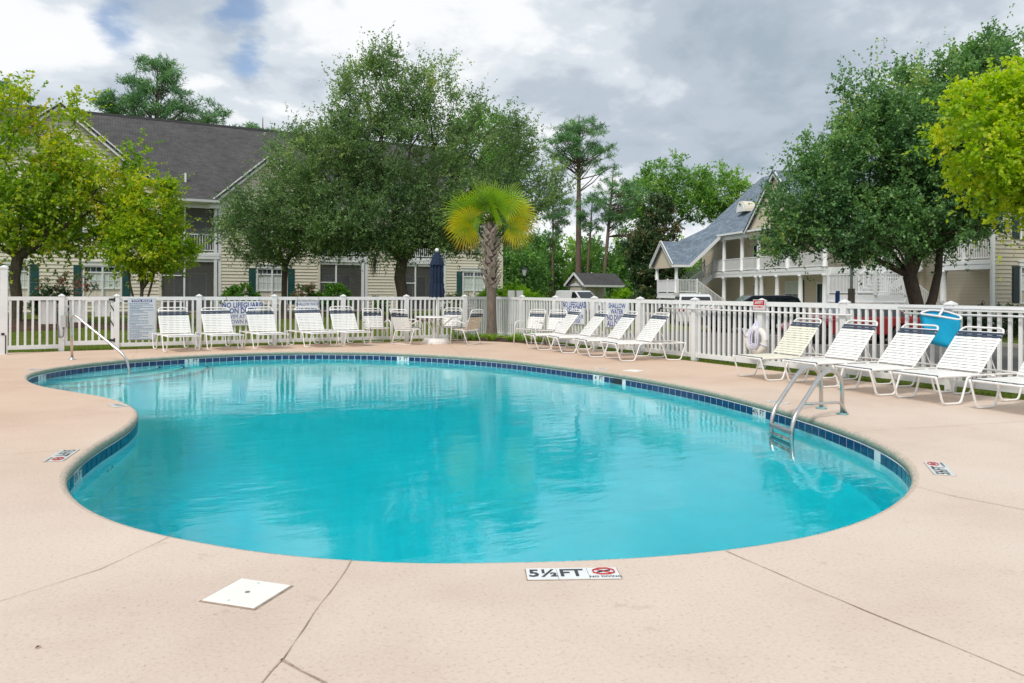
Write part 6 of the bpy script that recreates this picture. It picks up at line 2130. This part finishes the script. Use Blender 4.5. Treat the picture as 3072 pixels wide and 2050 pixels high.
def pine(label, base, top, trunk_r, env, clumps, seed, rc=0.8, ll=0.42, lw=0.045, per=26, lean=(0, 0), group='tall pines', fork_at=0.62, name='pine_tree', twigs=12, tone=0.45):
    rng = np.random.default_rng(seed)
    base = np.array(base, float)
    pts = sample_env(rng, env, clumps, 0.35) - base
    t = thing(name, label, 'tree', tuple(base), group=group)
    H = top - base[2]
    m = MB()
    ax = lambda f: np.array([lean[0] * f, lean[1] * f, H * f])
    m.tube([ax(f) for f in (0, 0.02, 0.25, 0.5, 0.75, 0.97)], [trunk_r * 1.3, trunk_r, trunk_r * 0.9, trunk_r * 0.75, trunk_r * 0.5, trunk_r * 0.12], 9)
    for p in pts:
        f = np.clip((p[2] - 0.10 * H * rng.random() - 0.25 * np.linalg.norm(p[:2] - ax(p[2] / H)[:2])) / H, fork_at * 0.8, 0.96)
        q = ax(f)
        mid = q * 0.45 + p * 0.55 + np.array([0, 0, -0.06 * np.linalg.norm(p - q)])
        r = max(0.02, trunk_r * 0.22 * (1 - f) + 0.012 * np.linalg.norm(p - q))
        m.tube([q, mid, p], [r, r * 0.7, r * 0.3], 5, cap=False)
    m.build('trunk', 'pine_bark', t, True)
    args = crown_leaves(rng, pts, ax(0.8), rc, twigs, per, ll, lw, tone, 0.2, 0.35, 0.4, flat=0.45)
    link('crown', leaf_mesh('crown', *args, 'pine_leaf'), t)
    return t


pine('broad crowned pine rising behind the charcoal roof on the left', (-6.2, 44.9, 0), 19.3, 0.3,
     [(-6.1, 44.9, 15.6, 4.3, 3.0, 2.2), (-6.3, 44.9, 17.7, 2.0, 1.8, 1.5), (-3.0, 44.0, 14.9, 1.7, 1.6, 1.0), (-8.6, 45.4, 15.3, 1.9, 1.7, 1.0)], 105, 41, 0.75, 0.34, 0.05, 20)
pine('tallest bare trunked pine left of the roofed shelter', (39.07, 54.28, -0.4), 22.6, 0.38,
     [(39.0, 54.3, 18.2, 4.2, 3.8, 3.0), (39.1, 54.3, 21.0, 2.2, 2.0, 1.4), (42.2, 52.6, 15.6, 2.0, 1.9, 0.8), (36.4, 55.8, 15.4, 1.6, 1.5, 0.7)], 88, 42, 0.85, 0.40, 0.055, 17)
pine('second pine with a leaning bare trunk right of the tallest', (38.9, 49.4, -0.4), 15.4, 0.24,
     [(39.9, 48.2, 11.4, 2.8, 2.4, 2.8), (42.0, 47.0, 11.9, 2.0, 1.8, 0.9), (39.2, 48.9, 14.2, 1.5, 1.4, 1.1), (42.6, 46.8, 8.4, 1.6, 1.5, 0.6)], 62, 43, 0.7, 0.36, 0.05, 16, (0.9, -0.9))
pine('thin pine between the two bare trunked ones', (38.4, 51.8, -0.4), 13.0, 0.17, [(38.8, 51.2, 10.2, 1.6, 1.5, 2.6)], 30, 44, 0.65, 0.36, 0.05, 15, (0.6, -0.5))
pine('short thin pine left of the tallest', (36.4, 55.6, -0.4), 13.4, 0.16, [(36.6, 55.3, 10.6, 2.3, 2.0, 2.0), (36.0, 55.9, 8.2, 1.6, 1.4, 1.0)], 42, 45, 0.65, 0.36, 0.05, 15)
pine('pine at the far left edge behind the maple', (-17.6, 42.0, 0), 17.5, 0.25, [(-17.6, 42, 14.2, 2.2, 2.0, 2.6)], 40, 46, 0.62, 0.34, 0.05)
pine('pine showing above the roof left of the large oak', (2.2, 47.5, 0), 16.6, 0.25, [(2.2, 47.5, 13.6, 3.2, 2.4, 1.8)], 55, 47, 0.62, 0.34, 0.05)

tree('tall_tree', 'tall loose tree standing right of the live oak', (17.5, 36.5, 0), (17.5, 36.5, 5.0),
     [(17.5, 36.5, 13.6, 3.0, 2.6, 3.2), (18.8, 35.8, 10.6, 2.8, 2.4, 2.4), (16.0, 37.2, 10.4, 3.0, 2.6, 2.6), (20.0, 35.4, 8.2, 2.2, 2.0, 1.4), (17.2, 36.6, 7.4, 3.2, 2.6, 1.8)],
     210, 0.85, 12, 12, 0.22, 0.13, 'wood_leaf', 'pine_bark', 0.28, 51, (0.38, 0.18), 0.4, 0.5, 0.4, 'woodland trees', 0.0, None, 0.15)
tree('woodland_tree', 'wide green tree behind the blue grey roof, the left one', (54.5, 57.2, -0.4), (54.5, 57.2, 5.0),
     [(52.5, 58.2, 13.4, 4.2, 4.0, 3.4), (57.5, 55.7, 13.4, 4.0, 4.0, 3.8), (54.5, 57.0, 16.6, 3.4, 3.4, 2.2), (51.0, 59.0, 10.4, 3.0, 3.0, 2.4)],
     210, 1.05, 12, 12, 0.26, 0.17, 'wood_leaf', 'dark_bark', 0.35, 52, (0.5, 0.17), 0.3, 0.5, 0.5, 'woodland trees')
tree('woodland_tree', 'wide green tree behind the blue grey roof, the right one', (62.5, 53.2, -0.4), (62.5, 53.2, 5.0),
     [(60.5, 54.0, 14.0, 4.4, 4.2, 3.6), (64.5, 52.0, 12.4, 4.2, 4.2, 3.4), (67.5, 51.0, 11.0, 3.5, 3.5, 2.6)],
     190, 1.05, 12, 12, 0.26, 0.17, 'wood_leaf', 'dark_bark', 0.35, 53, (0.55, 0.17), 0.3, 0.5, 0.5, 'woodland trees')
tree('magnolia_tree', 'dark magnolia with bronze leaf backs left of the stair gable', (34.1, 34.4, -0.3), (34.1, 34.4, 1.6),
     [(34.1, 34.4, 3.6, 2.7, 2.5, 2.3), (34.3, 34.4, 6.6, 2.2, 2.1, 2.2), (34.4, 34.3, 8.8, 1.3, 1.3, 1.4), (33.0, 34.9, 5.6, 1.9, 1.8, 1.8)],
     210, 0.62, 12, 13, 0.26, 0.13, 'magnolia_leaf', 'dark_bark', 0.2, 54, (0.42, 0.22), 0.35, 0.6, 0.6, None, 0.0, lambda p: 0.03 * (p[:, 2] - 5))

# the wood closing the view behind the car park
rng0 = np.random.default_rng(77)
wood_spots = [(20.5, 52, 7.5, 'left of the lamp post'), (24.5, 50, 8.5, 'behind the lamp post'), (29.0, 53, 7.0, 'left of the tallest pine trunk'), (33.5, 57, 8.0, 'behind the tallest pine trunk'), (38.5, 62, 8.5, 'directly behind the shelter roof'),
              (44.0, 60, 7.5, 'right behind the shelter'), (47.5, 56, 8.0, 'right of the shelter, bright green'), (41.0, 50, 6.0, 'right of the shelter, nearer'), (27.0, 46, 5.2, 'low, behind the van'), (50.5, 50.0, 7.0, 'left behind the magnolia'), (17.0, 46, 8.5, 'behind the end of the cream house')]
for i, (x, y, h, lab) in enumerate(wood_spots):
    w = 2.6 + 0.6 * rng0.random()
    tree('woodland_tree', 'woodland tree ' + lab, (x, y, -0.4), (x, y, 1.2),
         [(x, y, h * 0.38, w, w, h * 0.34), (x + rng0.normal() * 0.5, y, h * 0.72, w * 0.75, w * 0.75, h * 0.28)],
         90, 0.85, 11, 12, 0.24, 0.15, 'wood_leaf', 'dark_bark', 0.16, 600 + i, ((0.3 if i in (0, 3, 4, 8) else 0.5) + 0.08 * rng0.normal(), 0.18), 0.3, 0.5, 0.5, 'woodland trees')
rng1 = np.random.default_rng(78)
wood = []
for k in range(270):
    a = rng1.random()
    wood.append((8 + 62 * a + rng1.normal() * 2, 72 - 6 * a + rng1.normal() * 3, rng1.uniform(0.3, 7.6)))
wood = np.array(wood)
args = crown_leaves(rng1, wood, wood.mean(0) - np.array([0, 0, 30]), 2.0, 14, 14, 0.45, 0.28, 0.45, 0.22, 0.3, 0.3)
tag(link('woodland', leaf_mesh('woodland', *args, 'wood_leaf')), 'dense green woodland closing the view behind the car park', 'woodland', kind='stuff')


# shrubs: leafy mounds with short stems
def shrub(name, label, env, clumps, leaf, seed, rc=0.22, ll=0.10, lw=0.06, twigs=12, per=9, tone=(0.5, 0.18), group='shrubs', up=0.6, stems=5, shell=0.7):
    rng = np.random.default_rng(seed)
    base = np.array([env[0][0], env[0][1], height(env[0][0], env[0][1])])
    t = thing(name, label, 'shrub', tuple(base), group=group)
    pts = sample_env(rng, env, clumps, shell)
    pts[:, 2] = np.maximum(pts[:, 2], base[2] + 0.08)
    pts -= base
    m = MB()
    for k in range(stems):
        p = pts[rng.integers(len(pts))]
        m.tube([(p[0] * 0.15, p[1] * 0.15, -0.05), (p[0] * 0.5, p[1] * 0.5, p[2] * 0.6), tuple(p)], [0.02, 0.014, 0.008], 5)
    m.build('stem', 'maple_bark', t)
    args = crown_leaves(rng, pts, np.array([0, 0, 0.1]), rc, twigs, per, ll, lw, tone[0], tone[1], up, 0.8)
    link('foliage', leaf_mesh('foliage', *args, leaf), t)
    return t


shrub('evergreen_shrub', 'rounded green shrub right of the left screened porch', [(-3.55, 24.0, 0.95, 1.05, 0.7, 0.72)], 70, 'shrub_leaf', 71)
shrub('evergreen_shrub', 'rounded green shrub before the middle screened porch', [(1.2, 22.6, 0.95, 1.2, 0.8, 0.74)], 80, 'shrub_leaf', 72)
shrub('rose_bush', 'pink flowering bush beside the window right of the small oak', [(-0.35, 23.0, 1.0, 0.8, 0.6, 0.75)], 46, 'rose_leaf', 73, ll=0.08, lw=0.06)
shrub('rose_bush', 'red flowering bush behind the closed umbrella', [(8.3, 21.6, 0.62, 0.95, 0.7, 0.62), (9.6, 21.4, 0.5, 0.6, 0.5, 0.45)], 55, 'redrose_leaf', 74, ll=0.08, lw=0.06)
shrub('hedge_bush', 'broad bright green bush at the end of the cream house', [(10.3, 17.9, 0.9, 1.3, 1.1, 0.9), (9.2, 18.5, 0.8, 1.0, 0.9, 0.75), (11.3, 17.2, 0.7, 0.6, 0.6, 0.6)], 150, 'bright_leaf', 75, 0.26, 0.10, 0.05)
shrub('dark_shrub', 'dark leafy shrub behind the left gate', [(-12.3, 17.6, 0.72, 0.9, 0.7, 0.66)], 55, 'magnolia_leaf', 76, tone=(0.32, 0.12))
shrub('crape_myrtle', 'sparse reddish crape myrtle left of the shuttered window', [(-11.5, 18.6, 1.55, 1.0, 0.6, 0.55), (-12.4, 18.6, 1.7, 0.7, 0.5, 0.45)], 26, 'rose_leaf', 77, 0.2, 0.075, 0.05, 10, 8, (0.66, 0.22), stems=9)
shrub('hedge_bush', 'clipped yellow green hedge right of the shelter', [(34.9, 40.2, 0.45, 1.2, 1.2, 1.1)], 80, 'bright_leaf', 78, 0.3, 0.16, 0.1)
shrub('hedge_bush', 'low pale hedge before the shelter', [(31.2, 36.6, 0.1, 1.5, 0.9, 0.6), (32.8, 35.4, 0.15, 1.3, 0.9, 0.6)], 80, 'liriope_leaf', 79, 0.3, 0.14, 0.08)
shrub('dark_shrub', 'dark mixed shrub below the magnolia', [(32.0, 33.0, 0.7, 1.5, 1.3, 1.2), (33.4, 32.0, 0.5, 1.3, 1.2, 1.0)], 90, 'magnolia_leaf', 80, 0.35, 0.18, 0.1, tone=(0.5, 0.2))
for i, (x, y, lab) in enumerate(((22.9, -4.4, 'right of the oak trunk'), (21.6, -8.2, 'behind the rightmost lounger'), (24.1, -1.0, 'below the near corner of the tan house'))):
    shrub('dark_shrub', 'low dark hedge plant ' + lab, [(x, y, 0.1, 1.4, 1.5, 0.6)], 60, 'magnolia_leaf', 81 + i, 0.3, 0.13, 0.08, tone=(0.4, 0.2))
shrub('dark_shrub', 'small bush under the middle wall of the cream house', [(4.9, 25.2, 0.55, 0.6, 0.4, 0.5)], 25, 'shrub_leaf', 86, tone=(0.3, 0.15))


# strappy plants, grass along the fence and mulch
def tuft(name, label, x, y, r, n, h, seed):
    rng = np.random.default_rng(seed)
    t = thing(name, label, 'plant', (x, y, -0.03), group='strappy plants round the palm')
    a = rng.random(n) * 2 * math.pi
    rr = r * 0.35 * np.sqrt(rng.random(n))
    pos = np.stack([rr * np.cos(a), rr * np.sin(a), np.zeros(n)], 1)
    lean = rng.uniform(0.2, 0.9, n)
    ax = np.stack([np.cos(a) * lean, np.sin(a) * lean, np.ones(n)], 1)
    nr = rng.normal(size=(n, 3)) + np.array([0, 0, 0.3])
    L = h * rng.uniform(0.6, 1.1, n)
    link('leaf_clump', leaf_mesh('leaf_clump', pos, ax, nr, L, np.full(n, 0.02), rng.normal(0.5, 0.25, n), 'liriope_leaf'), t)
    tip = pos + unit(ax) * L[:, None] * 0.9
    link('leaf_clump', leaf_mesh('leaf_clump', tip, ax * np.array([1.3, 1.3, -0.3]), nr, L * 0.55, np.full(n, 0.016), rng.normal(0.6, 0.25, n), 'liriope_leaf'), t)


for i, (x, y, r, lab) in enumerate(((-1.35, -0.55, 0.22, 'left of the palm trunk'), (-0.95, -0.85, 0.2, 'low, before the palm trunk'), (-0.55, -1.35, 0.24, 'right of the palm trunk'), (-0.38, -1.75, 0.3, 'largest, right of the palm'), (-0.28, -2.6, 0.22, 'beside the armchairs'), (-1.65, -0.25, 0.18, 'leftmost by the fence'))):
    tuft('strappy_plant', 'clump of strappy green leaves ' + lab, x, y, r, 90, 0.30 if 'largest' not in lab else 0.38, 90 + i)


def mulch(label, pts, dome, cx, cy):
    n = len(pts)
    m = MB()
    for f, hh in ((1.0, 0.0), (0.75, 0.6), (0.4, 0.92)):
        for x, y in pts:
            xx, yy = cx + (x - cx) * f, cy + (y - cy) * f
            m.v.append((xx, yy, height(xx, yy) + 0.012 + dome * hh))
    m.v.append((cx, cy, height(cx, cy) + 0.012 + dome))
    for k in range(2):
        for i in range(n):
            m.f.append((k * n + i, k * n + (i + 1) % n, (k + 1) * n + (i + 1) % n, (k + 1) * n + i))
    for i in range(n):
        m.f.append((2 * n + i, 2 * n + (i + 1) % n, 3 * n))
    tag(m.build('mulch_bed', 'mulch', smooth=True), label, 'mulch bed', kind='structure')


def blob(cx, cy, rx, ry, seed):
    rg = random.Random(seed)
    return [(cx + rx * (1 + rg.uniform(-.08, .08)) * math.cos(a), cy + ry * (1 + rg.uniform(-.08, .08)) * math.sin(a)) for a in np.linspace(0, 2 * math.pi, 24, endpoint=False)]


mulch('', blob(-13.4, 13.6, 2.6, 4.2, 1), 0.14, -13.4, 13.6)
mulch('', blob(-9.7, 11.3, 1.3, 2.2, 2), 0.08, -9.7, 11.3)
mulch('', blob(2.1, 14.1, 2.0, 2.6, 3), 0.08, 2.1, 14.1)
mulch('', blob(-2.6, 17.9, 1.4, 1.8, 4), 0.06, -2.6, 17.9)
mulch('', blob(-2.0, 24.4, 9.5, 1.5, 5), 0.02, -2.0, 24.4)
mulch('', [(-2.35, -0.10), (-1.85, -0.44), (-1.36, -0.96), (-0.98, -1.45), (-0.72, -2.09), (-0.52, -2.89), (-0.34, -3.75), (0.15, -3.6), (0.3, -1.5), (0.4, 0.5), (-0.4, 0.9), (-1.6, 0.25)], 0.03, -0.55, -0.9)

rng = np.random.default_rng(5)


def grass_patch(n, f, h, w):
    p = f(n)
    z = np.array([height(x, y) for x, y in p])
    pos = np.column_stack([p, z])
    ax = np.column_stack([rng.normal(0, 0.35, n), rng.normal(0, 0.35, n), np.ones(n)])
    return pos, ax, rng.normal(size=(n, 3)), h * rng.uniform(0.5, 1.2, n), np.full(n, w), rng.normal(0.5, 0.25, n)


parts = [grass_patch(26000, lambda n: np.column_stack([rng.uniform(-14, 1.5, n), 0.08 + 9 * rng.random(n) ** 1.6]), 0.055, 0.012),
         grass_patch(3500, lambda n: np.column_stack([rng.uniform(-12, -2.4, n), rng.uniform(-0.12, 0.08, n)]), 0.05, 0.01),
         grass_patch(9000, lambda n: np.column_stack([rng.uniform(-0.18, 0.1, n), rng.uniform(-18, -4.6, n)]), 0.05, 0.009),
         grass_patch(9000, lambda n: np.column_stack([rng.uniform(0.1, 1.8, n), rng.uniform(-18, 2, n)]), 0.06, 0.012)]
args = [np.concatenate([p[i] for p in parts]) for i in range(6)]
tag(link('grass', leaf_mesh('grass', *args, 'grass_blade')), 'short lawn grass growing along the fences', 'grass', kind='stuff')

# hanging moss below the low oak limb
ms = MB()
rm_ = random.Random(9)
for k in range(40):
    x, y, z = 0.75 + rm_.gauss(0, 0.09), 14.3 + rm_.gauss(0, 0.08), 2.95 + rm_.uniform(-0.1, 0.15)
    l = rm_.uniform(0.3, 0.95)
    ms.tube([(x, y, z), (x + rm_.gauss(0, 0.04), y, z - l * 0.5), (x + rm_.gauss(0, 0.05), y, z - l)], [0.012, 0.01, 0.004], 4)
tag(ms.build('hanging_moss', 'moss'), 'grey moss hanging from the low limb of the live oak', 'moss', kind='stuff')

# ---------------------------------------------------------------- the palm
PX, PY = -0.70, -0.42
palm = thing('palm_tree', 'short cabbage palm with green and golden fan leaves by the fence corner', 'palm', (PX, PY, -0.03))
tilt = (-0.06, 0.0)


def pax(z):
    return Vector((tilt[0] * z / 3.1 * (1 if z < 2 else 1), 0.0, z))


MB().tube([pax(z) for z in (-0.1, 0.1, 0.5, 1.0, 1.5, 1.75)], [0.215, 0.175, 0.15, 0.14, 0.145, 0.15], 20).build('lower_trunk', 'palm_bark', palm, True)
MB().tube([pax(z) for z in (1.6, 1.9, 2.4, 2.8, 3.25, 3.6)], [0.14, 0.155, 0.165, 0.155, 0.12, 0.06], 16).build('core', 'dark_bark', palm, True)
boot = MB()
prof = [(0.085, 0.0, 0.0), (0.07, 0.045, 0.10), (0.045, 0.10, 0.20), (0.034, 0.155, 0.29)]
for w_, o_, z_ in prof:
    boot.v += [(o_, -w_, z_), (o_ + 0.018, -w_ * 0.3, z_), (o_ + 0.018, w_ * 0.3, z_), (o_, w_, z_), (o_ - 0.02, 0, z_)]
for i in range(3):
    for k in range(5):
        boot.f.append((i * 5 + k, i * 5 + (k + 1) % 5, (i + 1) * 5 + (k + 1) % 5, (i + 1) * 5 + k))
boot.f.append((15, 16, 17, 18, 19))
boot_me = boot.mesh('boot', 'palm_boot')
rb = random.Random(3)
for k in range(78):
    a = k * 2.39996
    z = 1.50 + 1.85 * k / 78
    r = 0.145 if z < 2.7 else 0.145 - 0.08 * (z - 2.7) / 0.7
    p = pax(z)
    o = link('boot', boot_me, palm, (p.x + r * math.cos(a), p.y + r * math.sin(a), z))
    o.rotation_euler = (rb.gauss(0.35 if k % 2 else -0.35, 0.12), rb.uniform(-0.02, 0.16), a)
    s_ = rb.uniform(0.75, 1.05)
    o.scale = (s_, s_, s_ * rb.uniform(0.8, 1.1))


def frond(az, el, pet, rad_, gold, seed, droop, roll=0.0):
    """costapalmate leaf: a petiole, then ribs fanning from its tip with hanging ends"""
    rg = random.Random(seed)
    o0 = pax(3.52) + Vector((0.06 * math.cos(az), 0.06 * math.sin(az), rg.uniform(-0.12, 0.15)))
    d = Vector((math.cos(az) * math.cos(el), math.sin(az) * math.cos(el), math.sin(el)))
    side = d.cross(Vector((0, 0, 1))).normalized()
    nrm_ = side.cross(d)
    side, nrm_ = side * math.cos(roll) + nrm_ * math.sin(roll), nrm_ * math.cos(roll) - side * math.sin(roll)
    f = link('frond', None, palm)
    tip = o0 + d * pet
    MB().tube([o0, o0 + d * pet * 0.5 + Vector((0, 0, 0.015)), tip], [0.018, 0.013, 0.010], 6).build('petiole', 'palm_gold' if gold else 'palm_green', f, True)
    n = 30
    v, fc, tn = [], [], []
    for k in range(n):
        th = (k / (n - 1) - 0.5) * RAD(235)
        ln = rad_ * (0.62 + 0.38 * math.cos(th * 0.55)) * rg.uniform(0.88, 1.06)
        dd = d * math.cos(th) + side * math.sin(th)
        fold = 0.16 * math.cos(th * 0.5)
        nv = (nrm_ + d * 0.1).normalized()
        w = 0.021 * rg.uniform(0.85, 1.2)
        perp = (side * math.cos(th) - d * math.sin(th))
        o_ = len(v)
        gg = rg.gauss(0, 0.07)
        for j, t in enumerate((0.0, 0.3, 0.6, 0.85, 1.0)):
            p = tip + dd * ln * t + nv * (fold * t * (1 - 0.5 * t))
            p.z -= droop * ln * t ** 2.6 * (0.55 + 0.45 * abs(math.sin(th * 0.6)))
            ww = w * (0.35 + 1.25 * t if t < 0.5 else 1.35 * (1.02 - t) ** 0.6)
            v += [tuple(p - perp * ww), tuple(p + perp * ww + nv * ww * 0.5)]
            tn += [t * 0.85 + gg + (0.1 if gold else 0)] * 2
        for j in range(4):
            fc.append((o_ + 2 * j, o_ + 2 * j + 1, o_ + 2 * j + 3, o_ + 2 * j + 2))
    me = bpy.data.meshes.new('blade')
    me.from_pydata(v, [], fc)
    at = me.attributes.new('tone', 'FLOAT', 'POINT')
    at.data.foreach_set('value', np.clip(np.array(tn), 0, 1).astype(np.float32))
    me.materials.append(MT['palm_gold' if gold else 'palm_green'])
    link('blade', me, f)


CD = Vector((math.sin(0.5063), math.cos(0.5063), 0))       # seen along the view: left and right of the crown
CR = Vector((math.cos(0.5063), -math.sin(0.5063), 0))
right_az = math.atan2(CR.y, CR.x)
fr_list = []
rf = random.Random(12)
for k, (side_, el) in enumerate([(0, 86), (35, 62), (150, 64), (-70, 58), (-115, 52), (80, 50), (205, 46), (-25, 46), (8, 34), (172, 34), (-90, 30)]):
    fr_list.append((right_az + RAD(side_), RAD(el), rf.uniform(0.50, 0.68), rf.uniform(0.66, 0.80), False, 200 + k, 0.12 + 0.25 * (1 - el / 90), rf.choice((-1, 1)) * RAD(rf.uniform(35, 80))))
for k, (side_, el, gold) in enumerate([(-6, 18, 0), (186, 20, 0), (-22, 6, 1), (206, 8, 1), (14, 0, 1), (170, -2, 1), (-14, -18, 1), (192, -20, 1), (120, 12, 0), (60, 12, 0)]):
    fr_list.append((right_az + RAD(side_), RAD(el), rf.uniform(0.52, 0.68), rf.uniform(0.70, 0.84), bool(gold), 300 + k, 0.32, rf.choice((-1, 1)) * RAD(rf.uniform(55, 88))))
for q in fr_list:
    frond(*q)
MB().tube([pax(2.75) + CR * -0.16, pax(2.35) + CR * -0.30], 0.008, 5).build('dead_stalk', 'palm_boot', palm)
